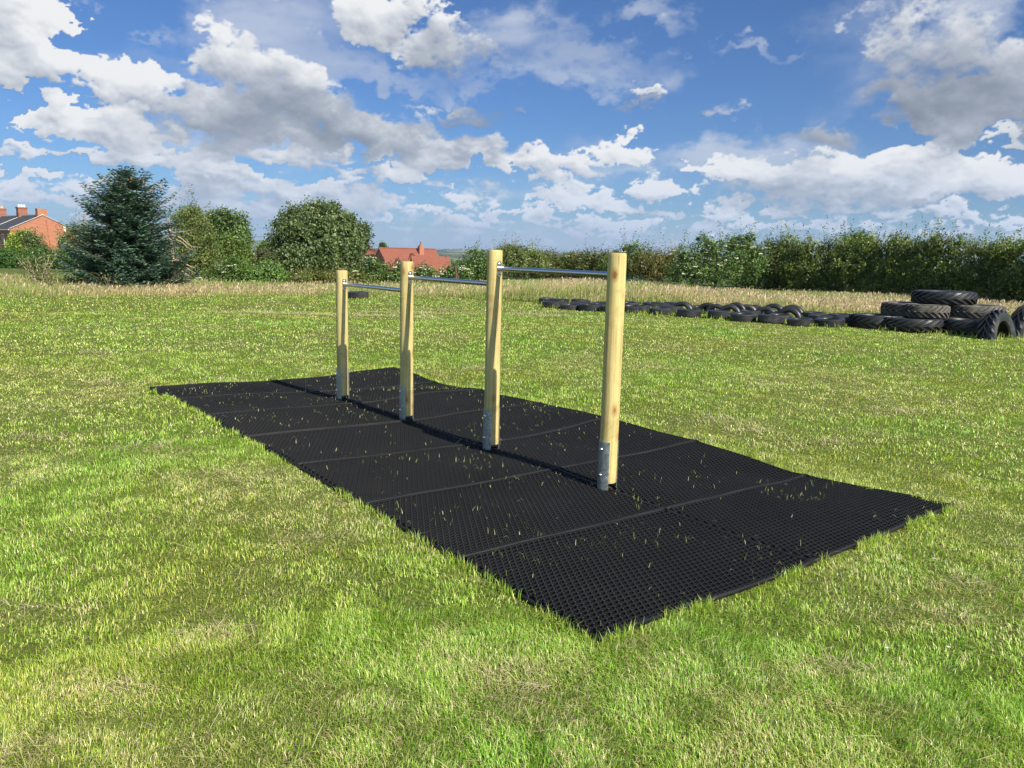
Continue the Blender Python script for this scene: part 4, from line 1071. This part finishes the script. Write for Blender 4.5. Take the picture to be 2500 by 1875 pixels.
# --- trees
RND = [(.072, .105, .034), (.092, .13, .045), (.125, .165, .068), (.055, .08, .024)]
tree(772, 40, [(770, 590, 97, 78), (748, 550, 60, 46), (798, 548, 58, 44), (775, 524, 42, 26), (832, 594, 46, 56), (708, 594, 40, 62), (770, 634, 94, 42), (844, 562, 30, 36), (852, 624, 26, 34), (686, 622, 24, 34)], 17, 22, .16, .125, RND, 'large dome shaped broadleaf tree rising alone behind the hedge', r0=.28, seed=21, deep=.3, up=.2, droop=.5)
tree(884, 52, [(882, 575, 20, 28), (880, 602, 22, 24), (892, 560, 12, 14)], 15, 16, .2, .14, [(.035, .06, .016), (.05, .08, .02)], 'dark narrow tree tucked behind the right side of the dome tree', r0=.15, seed=22)
tree(555, 44, [(560, 575, 44, 46), (540, 535, 26, 20), (575, 545, 28, 26), (520, 560, 22, 26), (590, 585, 20, 30), (556, 600, 50, 30), (513, 530, 11, 14), (548, 524, 10, 12)], 16, 20, .16, .125, [(.07, .115, .03), (.095, .145, .042), (.05, .085, .02)], 'ragged topped maple tree between birch and dome tree', r0=.2, seed=23, deep=.3, droop=.4)
tree(465, 35, [(465, 560, 42, 50), (455, 534, 32, 24), (478, 526, 20, 16), (470, 610, 52, 46), (490, 650, 46, 36), (455, 660, 42, 36), (500, 590, 26, 42)], 30, 20, .15, .08, [(.085, .115, .026), (.11, .14, .034), (.065, .09, .02), (.13, .14, .04)], 'feathery olive green birch right behind the blue spruce', r0=.12, seed=24, asp=.5, droop=.7, shoots=30)
tree(560, 37, [(560, 610, 40, 34), (590, 620, 26, 34), (535, 630, 34, 34), (575, 650, 40, 26)], 18, 17, .14, .08, [(.095, .14, .028), (.12, .165, .036), (.07, .11, .02)], 'leafy yellow green thicket tree in front of the maple', r0=.1, seed=25)
bush(632, 38, [(635, 632, 32, 26), (620, 645, 30, 20), (655, 640, 20, 24)], 23, 17, .12, .08, [(.06, .06, .025), (.08, .075, .03), (.06, .08, .025)], 'dull purple brown shrub left of the dome tree', seed=26)
tree(645, 60, [(645, 597, 12, 10), (640, 612, 14, 12)], 12, 14, .2, .14, DG, 'small distant tree beside the white pole', r0=.1, seed=27)
# left group
L = hedge_lobes([(-60, 606), (-20, 607), (20, 608), (60, 610), (100, 606), (140, 605), (180, 604), (215, 606)], 46, -60, 46, 215, rx=32)
f = foot(90, 46); e = empty('hedge', f); foliage_obj('foliage', leafage(L, 18, 17, .12, .075, [(.035, .085, .015), (.045, .10, .018), (.06, .125, .022)], seed=28), M_leaf, e, f)
tag(e, 'dense dark green clipped hedge below the brick house', 'hedge')
bush(42, 56, [(42, 590, 20, 22), (55, 575, 16, 14), (35, 600, 16, 12)], 14, 16, .18, .13, [(.17, .24, .03), (.21, .27, .04), (.12, .19, .025)], 'bright lime green bush before the brick gable', seed=29)
bush(80, 54, [(82, 595, 24, 24), (70, 580, 18, 16), (90, 606, 26, 16)], 15, 16, .17, .11, [(.075, .105, .03), (.095, .125, .04), (.06, .085, .025)], 'dull grey green bush right of the lime green one', seed=30)
bush(190, 40, [(180, 575, 34, 22), (160, 592, 26, 18), (205, 560, 22, 16), (190, 600, 46, 18), (218, 580, 30, 26)], 16, 16, .15, .085, [(.14, .155, .06), (.17, .18, .075), (.11, .12, .04)], 'windblown olive grey willow bush behind the left side of the spruce', seed=31, asp=.4, droop=.2, shoots=24)
def sapling(px, d, h, sp, n, label, white):
    f = foot(px, d); e = empty('sapling', f); rs = random.Random(px); mb = MB(); P = []
    for k in range(9 if white else 4):
        a = rs.uniform(0, 6.28); l = rs.uniform(.75, 1.0)*h; s_ = sp*rs.uniform(.2, 1)
        pts = [Vector((math.cos(a)*s_*t**1.2, math.sin(a)*s_*t**1.2, l*t-.05)) for t in (0, .3, .6, 1)]
        mb.tube(pts, [.028, .02, .013, .004], 6)
        for q in range(n):
            t = rs.uniform(.3, 1.05); P.append(np.array([math.cos(a)*s_*t**1.2+rs.gauss(0, .13), math.sin(a)*s_*t**1.2+rs.gauss(0, .13), l*t+rs.gauss(0, .12)]))
    mb.build('trunk', M_pale if white else M_bark, e, smooth=True)
    P = np.array(P); m = len(P)
    col = np.array([(.12, .14, .045), (.16, .175, .065), (.20, .19, .08)])[rng.integers(0, 3, m)]
    foliage_obj('crown', quads_of(P, unit(m), rng.uniform(.045, .085, m), rng.uniform(.03, .05, m), col), M_leaf, e)
    tag(e, label, 'sapling')
sapling(93, 25.5, 1.15, .75, 120, 'wispy pale stemmed birch sapling in the long grass at the left', True)
sapling(117, 24.6, .75, .3, 55, 'smaller thin sapling at the right foot of the birch sapling', False)
sapling(266, 25.2, .55, .3, 26, 'little bare branching sapling in front of the spruce', False)

# --- blue spruce
sp = foot(318, 27.5); e = empty('spruce_tree', sp)
tag(e, 'broad blue green spruce with cones near its blunt top', 'spruce tree')
Htot = float(at(330, 412, 27.5)[2])-sp.z
mb = MB(); mb.tube([(0, 0, -.15), (0, 0, 1.0), (.05, 0, 2.6), (.1, 0, Htot-.15)], [.15, .12, .07, .015], 10); mb.build('trunk', M_bark, e, smooth=True)
BP, BN, BT, BL, BC = [], [], [], [], []
bmb = MB()
kpx = 27.5/FPX
def halfw(z, left):
    py = 694-z/kpx
    t = np.interp(py, [408, 425, 450, 480, 520, 560, 600, 640, 694], [5, 28, 62, 98, 100, 122, 132, 142, 120]) if left else np.interp(py, [408, 425, 450, 480, 520, 560, 600, 640, 694], [10, 38, 78, 98, 98, 104, 116, 134, 150])
    return t*kpx
nb = 217
for k in range(nb):
    z = .16+(Htot-.25)*((k//7)+.5)/(nb/7)+rng.normal(0, .035)
    a = (k % 7)*.8976+(k//7)*.37+rng.normal(0, .12)
    dx, dy = math.cos(a), math.sin(a)
    if rng.random() < .05: continue
    wmax = halfw(z, dx < 0)
    l = (wmax if abs(dx) > .5 else (halfw(z, True)+halfw(z, False))/2)*rng.uniform(.82, 1.2)
    rise = rng.uniform(-.10, .10)+.55*max(0, (z/Htot-.72))*2
    m = max(6, int(l/.10)); t = np.linspace(.12, 1, m)
    px_ = dx*l*t; py_ = dy*l*t; pz_ = z+l*(rise*t-.16*np.sin(t*np.pi)*.9+.10*t**3)
    bmb.tube([Vector((px_[0]*.1, py_[0]*.1, z)), Vector((px_[m//2], py_[m//2], pz_[m//2])), Vector((px_[-1], py_[-1], pz_[-1]))], [.022, .012, .004], 5)
    side = np.array([-dy, dx, 0])
    for q in range(m):
        tl = (.10+.34*l*(1-t[q])**.8*.75)*min(1, l)
        for s_ in (-1, 1):
            mm = max(2, int(tl/.055))
            for w_ in range(mm):
                u_ = (w_+.6)/mm
                p = np.array([px_[q], py_[q], pz_[q]])+side*s_*tl*u_+np.array([dx, dy, 0])*tl*u_*.55+np.array([0, 0, -.05*u_+rng.normal(0, .012)])
                BP.append(p); tdir = side*s_+np.array([dx, dy, 0])*.75+np.array([0, 0, .18]); BT.append(tdir); BC.append(u_)
P = np.array(BP)+rng.normal(0, .012, (len(BP), 3)); T = np.array(BT)+rng.normal(0, .13, (len(BT), 3)); T /= np.linalg.norm(T, axis=1, keepdims=True)
n = len(P)
geo = []
tone = rng.uniform(.6, 1.35, n); outer = np.clip(np.array(BC), 0, 1)
colr = np.array([.098, .172, .112])*tone[:, None]+np.where(rng.random((n, 1)) < .18, 1, 0)*np.array([.06, .08, .06])
for rot in range(3):
    Nn = unit(n)*.5+np.array([0, -.15, 1.0 if rot != 1 else .75]); sd_ = np.cross(T, Nn); sd_ /= np.linalg.norm(sd_, axis=1, keepdims=True)
    Lr = rng.uniform(.08, .16, n)[:, None]; Wd = rng.uniform(.024, .042, n)[:, None]
    T2 = T+sd_*(rot-1)*.55; T2 /= np.linalg.norm(T2, axis=1, keepdims=True); s3 = np.cross(T2, Nn); s3 /= np.linalg.norm(s3, axis=1, keepdims=True)
    V = np.stack([P-T2*Lr*.4, P+s3*Wd, P+T2*Lr*.6, P-s3*Wd], 1).reshape(-1, 3)
    geo.append((V, np.arange(4*n).reshape(-1, 4), np.repeat(colr, 4, 0)))
foliage_obj('crown', merge(*geo), M_needle, e)
bmb.build('branch', M_bark, e)
e.children[-1]['kind'] = 'stuff'
M_cone = principled('spruce_cone', (.17, .09, .05), rough=.8)
for px, py in ((262, 464), (313, 436), (320, 431), (294, 458), (390, 458), (377, 452), (350, 440), (283, 470), (366, 462), (304, 448)):
    c = Vector(at(px, py, 27.5+rng.uniform(-.7, -.3)))-sp; mb = MB(); mb.tube([c+Vector((0, 0, z_)) for z_ in (.0, -.02, -.06, -.10, -.125)], [.012, .026, .03, .02, .006], 8); mb.build('cone', M_cone, e, smooth=True)

# --- dead leaning conifer stem with stripped branches
dt = foot(428, 28.0); e = empty('dead_tree', dt); tag(e, 'dead barkless tree stem with stripped drooping branches at the right of the spruce', 'dead tree')
def W3(px, py, dd=0.0): return Vector(at(px, py, 28.0+dd))-dt
mb = MB(); mb.tube([Vector((0, 0, -.1)), W3(425, 660), W3(423, 640, .1), W3(419, 600, .25), W3(415, 570, .3), W3(413, 540, .35), W3(411, 528, .35)], [.07, .065, .058, .05, .04, .02, .008], 10); mb.build('trunk', M_pale, e, smooth=True)
for pts, r_ in (([(417, 570), (440, 566), (463, 563), (484, 555)], .022), ([(428, 566), (429, 550), (434, 548)], .018), ([(420, 574), (440, 580), (465, 600), (492, 604)], .02), ([(422, 582), (445, 592), (460, 606), (478, 611)], .018),
                ([(415, 575), (405, 566), (398, 558)], .02), ([(418, 582), (405, 584), (396, 588)], .018), ([(424, 636), (440, 640), (460, 648), (474, 654)], .03), ([(426, 634), (445, 638), (466, 652), (475, 653)], .025),
                ([(428, 640), (450, 650), (465, 660), (478, 668)], .024), ([(430, 658), (445, 662), (462, 674), (490, 691)], .022), ([(446, 650), (460, 662), (475, 672)], .018), ([(432, 660), (452, 672), (470, 690), (486, 704)], .02), ([(450, 680), (462, 690), (472, 700)], .014)):
    mb = MB(); pp = [W3(x_, y_, -.15*i) for i, (x_, y_) in enumerate(pts)]
    # smooth the bends
    fine = []
    for i in range(len(pp)-1):
        p0 = pp[max(i-1, 0)]; p1 = pp[i]; p2 = pp[i+1]; p3 = pp[min(i+2, len(pp)-1)]
        for q in range(4):
            t = q/4; fine.append(.5*((2*p1)+(p2-p0)*t+(2*p0-5*p1+4*p2-p3)*t*t+(3*p1-p0-3*p2+p3)*t**3))
    fine.append(pp[-1])
    mb.tube(fine, [r_*(1-.75*i/(len(fine)-1)) for i in range(len(fine))], 7); mb.build('branch', M_pale, e, smooth=True)

# --- far woodland between the elders and the hills
wl = []
for k in range(70):
    a_px = rng.uniform(560, 1330); d = rng.uniform(240, 430)
    c = at(a_px, 630, d); g = float(gz(c[0], d)); h = rng.uniform(4.5, 8.5)
    if 900 < a_px < 1070 and d < 300: continue
    wl.append((np.array([c[0], d, g+h*.5]), np.array([h*.62, h*.62, h*.55])))
geo = leafage(wl, .22, 12, .9, .8, core=0, pal= [(.03, .05, .018), (.04, .065, .022), (.05, .075, .025)], seed=40)
tag(foliage_obj('distant_woodland', geo, M_leaf), 'dark belt of distant woodland below the hills', 'woodland', kind='stuff')
wl = []
for k in range(1500):
    r_ = rng.uniform(500, 7500); a = rng.uniform(-.75, .75); x_, y_ = r_*math.sin(a), r_*math.cos(a)
    if fbm(np.array([x_*.0022]), np.array([y_*.0012]), 99, 3)[0] < .5: continue
    g = float(gz(x_, y_)); h = rng.uniform(5, 10)
    wl.append((np.array([x_, y_, g+h*.4]), np.array([rng.uniform(12, 55), 8, h*.6])))
geo = leafage(wl, .006, 8, 3, 5.0, core=0, pal= [(.03, .05, .018), (.045, .065, .022)], seed=41)
tag(foliage_obj('hedgerows', geo, M_leaf), 'faint hedgerows and copses across the far hills', 'hedgerow', kind='stuff')
tree(935, 230, [(933, 600, 5, 7), (937, 606, 6, 5)], 1.2, 14, .5, .45, DG, 'tiny windswept tree behind the red tiled roof', r0=.12, seed=42)
# round tree showing over the tall hedge
tree(2098, 50, [(2098, 588, 34, 22), (2085, 600, 30, 20), (2115, 602, 28, 20)], 12, 18, .18, .11, [(.05, .09, .02), (.07, .115, .026)], 'round headed tree showing above the tall hedge', r0=.14, seed=43)
# ------------------------------------------------------------------ houses
def brick_col(c0, c1, s=1.0):
    def f(b):
        p = b.n('ShaderNodeTexCoord').outputs['Object']
        br = b.n('ShaderNodeTexBrick'); sx = b.n('ShaderNodeSeparateXYZ'); b.lk(p, sx.inputs[0])
        cb = b.n('ShaderNodeCombineXYZ'); b.lk(b.math('ADD', sx.outputs[0], sx.outputs[1]), cb.inputs[0]); b.lk(sx.outputs[2], cb.inputs[1]); b.lk(cb.outputs[0], br.inputs['Vector'])
        br.inputs['Scale'].default_value = 1; br.inputs['Brick Width'].default_value = .45*s; br.inputs['Row Height'].default_value = .15*s; br.inputs['Mortar Size'].default_value = .012
        br.inputs['Color1'].default_value = (*c0, 1); br.inputs['Color2'].default_value = (*c1, 1); br.inputs['Mortar'].default_value = (.33, .23, .17, 1)
        n = b.noise(b.vmath('MULTIPLY', p, (.6, .6, 2.2)), 1.5, 5, .7)
        return b.mix(b.mapr(n, .35, .7, 0, .55), br.outputs['Color'], (c1[0]*1.25, c1[1]*1.2, c1[2]*1.2))
    return f
M_brick = principled('red_brick', brick_col((.25, .085, .045), (.32, .125, .068)), rough=.9, spec=.15)
M_brickd = principled('dark_brick', brick_col((.17, .06, .04), (.23, .09, .06)), rough=.9, spec=.15)
M_slate = principled('slate_roof', lambda b: b.ramp(b.noise(b.vmath('MULTIPLY', b.n('ShaderNodeTexCoord').outputs['Object'], (1, 1, 6)), 1.4, 5, .7), [(.3, (.032, .033, .037)), (.7, (.058, .058, .062))]), rough=.7, spec=.3)
M_tile = principled('red_roof_tile', lambda b: b.mix(b.mapr(b.noise(b.n('ShaderNodeTexCoord').outputs['Object'], .7, 5, .7), .35, .7, 0, .5), b.ramp(b.noise(b.vmath('MULTIPLY', b.n('ShaderNodeTexCoord').outputs['Object'], (3, 3, 9)), 1, 3, .6), [(.35, (.165, .052, .034)), (.65, (.225, .075, .048))]), (.20, .09, .06)), rough=.85, spec=.2)
M_white = principled('white_render', (.72, .69, .62), rough=.8)
M_trim = principled('stone_trim', (.52, .49, .44), rough=.85)
M_clay = principled('chimney_clay', (.55, .38, .18), rough=.85)
M_glass = principled('window_glass', (.05, .06, .07), rough=.1, spec=.6)
M_lead = principled('wire_black', (.03, .03, .035), rough=.5)
M_greyroof = principled('grey_shed_roof', (.18, .19, .22), rough=.7)
M_timber = principled('weathered_timber', (.19, .15, .12), rough=.9)

def gable_block(mbw, mbr, L_, W_, eave, ridge, ov=.25, th=.14, z0=-3.0):
    """walls with two gables (ridge along x from 0..L, width centred on y) and a pitched roof slab"""
    mbw.prism([(0, -W_/2, z0), (0, W_/2, z0), (0, W_/2, eave), (0, 0, ridge), (0, -W_/2, eave)], (L_, 0, 0))
    s = (ridge-eave)/(W_/2)
    for sg in (-1, 1):
        a = Vector((-ov*.3, 0, ridge+.02)); b_ = Vector((-ov*.3, sg*(W_/2+ov), eave-s*ov+.02))
        mbr.prism([a, b_, b_+Vector((0, 0, th)), a+Vector((0, 0, th))], (L_+ov*.6, 0, 0))
# brick terrace end, gable to the right of the frame's left edge
apex = at(104, 527, 108); g0h = float(gz(apex[0], 108))
h = empty('brick_house', (apex[0], 108, g0h), 0)
tag(h, 'red brick end terrace house with slate roof and three chimneys', 'house')
yaw = math.radians(180-42); h.rotation_euler.z = yaw     # local +x runs back along the terrace
rg = float(apex[2])-g0h; ev = float(at(60, 561, 108)[2])-g0h
mw, mr = MB(), MB(); Wd = 7.9
gable_block(mw, mr, 24, Wd, ev, rg, ov=.12, th=.10)
mw.build('wall', M_brick, h); roof = mr.build('roof', M_slate, h)
s = (rg-ev)/(Wd/2)
for xx in (-.04, 8.2, 17.5):
    mb = MB()
    for sg in (-1, 1):
        a = Vector((xx, 0, rg+.13)); b_ = Vector((xx, sg*(Wd/2+.1), ev-s*.1+.13)); mb.prism([a, b_, b_+Vector((0, 0, .05)), a+Vector((0, 0, .05))], (.16, 0, 0))
    mb.build('roof_verge', M_trim, roof)
mb = MB(); mb.box((12, 0, rg+.17), 24, .28, .13); mb.build('ridge_tile', M_trim, roof)
for sg in (-1, 1):
    mb = MB(); mb.box((12, sg*(Wd/2+.19), ev-.06), 24.1, .12, .14); mb.build('gutter', M_trim, h)
for xx, nm, tall, mat in ((.45, 0, .95, M_brick), (8.2, 3, 1.3, M_brickd), (17.5, 2, 1.3, M_brickd)):
    mb = MB(); mb.box((xx, 0, rg-.5+tall/2+.25), .85, 1.15, tall+.5)
    if nm: mb.box((xx, 0, rg+tall-.10), 1.0, 1.3, .22); mb.box((xx, 0, rg+.45), .95, 1.25, .14)
    ch = mb.build('chimney', mat, roof)
    for q in range(nm):
        m2 = MB(); y_ = (q-(nm-1)/2)*.34; m2.tube([(xx, y_, rg+tall), (xx, y_, rg+tall+.36)], [.14, .11], 12); m2.build('chimney_pot', M_clay if nm == 2 else M_white, roof, smooth=True)
# windows on the long front
for xx in (3.2, 9.5, 15.5):
    for sg in (-1, 1):
        mb = MB(); mb.box((xx, sg*(Wd/2+.02), ev-1.35), 1.1, .10, 1.5); w = mb.build('window', M_trim, h)
        m2 = MB(); m2.box((xx, sg*(Wd/2+.075), ev-1.35), .9, .02, 1.3); m2.build('pane', M_glass, w)

# red tiled house below the field
def P2(px, py, d): return Vector(at(px, py, d))
D0 = 150.0
rl = P2(926, 607, D0); rr_ = P2(1062, 612, D0+6)
gl = float(gz(rl.x, D0))
h = empty('tiled_house', (rl.x, D0, gl), math.atan2(rr_.y-rl.y, rr_.x-rl.x)); tag(h, 'long house with red tiled roof and two white gabled dormers beyond the elders', 'house')
Lh = (rr_-rl).length; rg = rl.z-gl; Wd = 10.0; ev = rg-4.0
mw, mr = MB(), MB(); gable_block(mw, mr, Lh, Wd, ev, rg, ov=.4, z0=-4); mw.build('wall', M_brick, h); roof = mr.build('roof', M_tile, h)
mb = MB(); mb.box((Lh/2, 0, rg+.20), Lh+.3, .26, .16); mb.build('ridge_tile', M_tile, roof)
k = D0/FPX
def dormer(px, pytop, wpx, hpx):
    xc = (px-926)*k; zt = rg-(pytop-608.2)*k; half = wpx*k/2; zb = zt-hpx*k
    yb = -(Wd/2)*(rg-zb)/(rg-ev)-.35
    mb = MB(); mb.prism([(xc-half, yb, zb), (xc+half, yb, zb), (xc, yb, zt-.15)], (0, 4.0, 0)); dm = mb.build('dormer', M_white, roof)
    m2 = MB()
    for sg in (-1, 1):
        a = Vector((xc, yb-.25, zt)); b_ = Vector((xc+sg*(half+.35), yb-.25, zb-.15)); m2.prism([a, b_, b_+Vector((0, 0, -.22)), a+Vector((0, 0, -.22))], (0, 4.3, 0))
    m2.build('dormer_roof', M_tile, dm)
    m2 = MB(); m2.box((xc, yb-.02, zb+.35), half*.5, .04, .7); m2.build('window', M_glass, dm)
dormer(1000, 617, 17, 14); dormer(956, 630, 13, 12)
mb = MB(); xc = (1029.5-926)*k; mb.box((xc, -1.0, rg-1.2), 12*k, .9, 3.6); mb.box((xc, -1.0, rg+.6), 8*k, .7, .5); ch = mb.build('chimney', M_brick, roof)
m2 = MB(); m2.tube([(xc, -1.0, rg+.8), (xc, -1.0, rg+1.15), (xc, -1.0, rg+1.55)], [.2, .17, .15], 10); m2.build('chimney_pot', M_brickd, roof)
# lower wing in front, to the right
wl_ = P2(1005, 626.5, D0-9); wr = P2(1096, 629, D0-7); gw = float(gz(wl_.x, D0-9))
ang = math.atan2(wr.y-wl_.y, wr.x-wl_.x)
loc = Matrix.Rotation(-h.rotation_euler.z, 4, 'Z') @ (Vector((wl_.x, wl_.y, 0))-Vector((rl.x, D0, 0)))
mw, mr = MB(), MB(); Lw = (wr-wl_).length; rgw = wl_.z-gl
gable_block(mw, mr, Lw, 7.5, rgw-3.6, rgw, ov=.35, z0=-4)
a = mw.build('wing', M_brick, h); c = mr.build('wing_roof', M_tile, a); a.location = loc; a.rotation_euler.z = ang-h.rotation_euler.z
# brick house with hipped roof further off, left of it
D1 = 185.0
c = P2(901, 618, D1); gl = float(gz(c.x, D1)); k = D1/FPX
h = empty('hipped_house', (c.x, D1, gl), R(8)); tag(h, 'distant brick house with hipped roof and a row of white windows', 'house')
ev = float(at(901, 622, D1)[2])-gl; rg = float(at(897, 606, D1)[2])-gl; half = 22*k
mb = MB(); mb.box((0, 0, ev/2-1), 2*half, 8, ev+2); mb.build('wall', M_brick, h)
mb = MB(); o_ = .4; mb.add([(-half-o_, -4-o_, ev+.01), (half+o_, -4-o_, ev+.01), (half+o_, 4+o_, ev+.01), (-half-o_, 4+o_, ev+.01), (-half+3.4, 0, rg), (half-3.4, 0, rg)], [(0, 1, 5, 4), (1, 2, 5), (2, 3, 4, 5), (3, 0, 4), (0, 3, 2, 1)]); rf = mb.build('roof', M_tile, h)
mb = MB(); mb.box((-.4, 0, rg+.3), .8, .8, 1.6); mb.build('chimney', M_brick, rf)
for q in range(6):
    for zz in (ev-1.1, ev-3.7):
        mb = MB(); x_ = -half+1.0+q*(2*half-2)/5; mb.box((x_, -4.02, zz), 1.0, .08, 1.3); w = mb.build('window', M_white, h)
        m2 = MB(); m2.box((x_, -4.07, zz), .7, .03, 1.0); m2.build('pane', M_glass, w)
# pale gabled bungalow glimpsed left of the dome tree
D2 = 170.0; c = P2(619, 600, D2); gl = float(gz(c.x, D2)); k = D2/FPX
h = empty('bungalow', (c.x, D2, gl), R(-62)); tag(h, 'pale gabled bungalow glimpsed between maple and dome tree', 'house')
mw, mr = MB(), MB(); gable_block(mw, mr, 9, 2.6*8*k/1.6, float(at(619, 608, D2)[2])-gl, float(at(619, 596, D2)[2])-gl, z0=-3); mw.build('wall', M_white, h); mr.build('roof', M_trim, h)
# low shed between the bushes
D3 = 37.0; c = P2(535, 647, D3); gl = float(gz(c.x, D3)); k = D3/FPX
h = empty('shed', (c.x, D3, gl), R(12)); tag(h, 'low shed with a grey roof showing between the bushes', 'shed')
zt = float(c.z)-gl
mb = MB(); mb.box((0, 0, zt/2-.15), 32*k, 1.6, zt-.1); mb.build('wall', M_timber, h)
mb = MB(); mb.prism([(-18*k, -1.0, zt-.09), (18*k, -1.0, zt-.09), (18*k, -1.0, zt-.04), (-18*k, -1.0, zt-.04)], (0, 2.0, .22)); mb.build('roof', M_greyroof, h)

# poles and wires
def pole(px, ptop, d, r, mat, label, arm):
    t = P2(px, ptop, d); g = float(gz(t.x, d)); e = empty('utility_pole', (t.x, d, g)); H = t.z-g
    mb = MB(); mb.tube([(0, 0, -.5), (0, 0, H*.5), (0, 0, H)], [r*1.15, r, r*.8], 10); mb.build('shaft', mat, e, smooth=True)
    if arm:
        mb = MB(); mb.box((0, -.14, H-.5), 1.2, .09, .11); mb.build('crossarm', mat, e)
        for x_ in (-.5, .5):
            mb = MB(); mb.tube([(x_, -.14, H-.44), (x_, -.14, H-.30)], [.05, .035], 8); mb.build('insulator', M_white, e)
    tag(e, label, 'utility pole'); return t
t1 = pole(204.5, 523, 95, .13, M_timber, 'timber utility pole between the brick house and the spruce', False)
t2 = pole(651.5, 590, 75, .10, M_trim, 'pale slim pole at the left edge of the dome tree', False)
t3 = pole(157, 552, 100, .16, M_white, 'short white vent post beside the brick house', False)
t4 = pole(778, 566, 92, .13, M_timber, 'timber pole hidden by the dome tree carrying the wires', False)
def wire(a, b_, sag, label):
    mb = MB(); pts = [a.lerp(b_, i/24)-Vector((0, 0, sag*4*(i/24)*(1-i/24))) for i in range(25)]
    mb.tube([p-pts[0] for p in pts], .022, 5); o = mb.build('overhead_wire', M_lead); o.location = pts[0]; tag(o, label, 'wire')
wire(P2(113, 531, 108), P2(250, 553, 92), .5, 'black overhead wire from the brick chimney past the timber pole to the spruce')
wire(P2(250, 553, 92), t4, .9, 'black overhead wire crossing the gap left of the dome tree')
wire(P2(158, 559, 100), P2(222, 559.5, 95), .05, 'lower thin overhead wire beside the white vent post')
# leaning broken fence post by the elders
g = foot(1117, 34); mb = MB(); mb.tube([(0, 0, -.1), (.02, 0, .35), (-.02, -.05, .78)], [.05, .05, .04], 8); mb.tube([(.12, .0, -.1), (.10, 0, .3), (.0, -.05, .6)], [.03, .03, .025], 6)
o = mb.build('fence_post', principled('old_post', (.11, .055, .045), rough=.9)); o.location = (g.x, g.y-.9, g.z+.15); tag(o, 'dark broken fence post leaning before the small elder', 'fence post')
# ------------------------------------------------------------------ the air over the far country
zlo = float(GV[:, 2][np.hypot(GV[:, 0], GV[:, 1]) < 12000].min())-30
HZ = 10800.0; HT = 190.0
me = bpy.data.meshes.new('haze')
me.from_pydata([(sx*HZ, sy*HZ, z) for z in (zlo, HT) for sx, sy in ((-1, -1), (1, -1), (1, 1), (-1, 1))], [], [(3, 2, 1, 0), (4, 5, 6, 7), (0, 1, 5, 4), (1, 2, 6, 5), (2, 3, 7, 6), (3, 0, 4, 7)])
m, nt = new_mat('haze'); b = NB(nt)
o = b.n('ShaderNodeOutputMaterial'); v = b.n('ShaderNodeVolumePrincipled'); b.lk(v.outputs[0], o.inputs['Volume'])
v.inputs['Color'].default_value = (.62, .74, .92, 1); v.inputs['Density'].default_value = .000085; v.inputs['Anisotropy'].default_value = .1
tag(link('haze', me, m), kind='stuff')
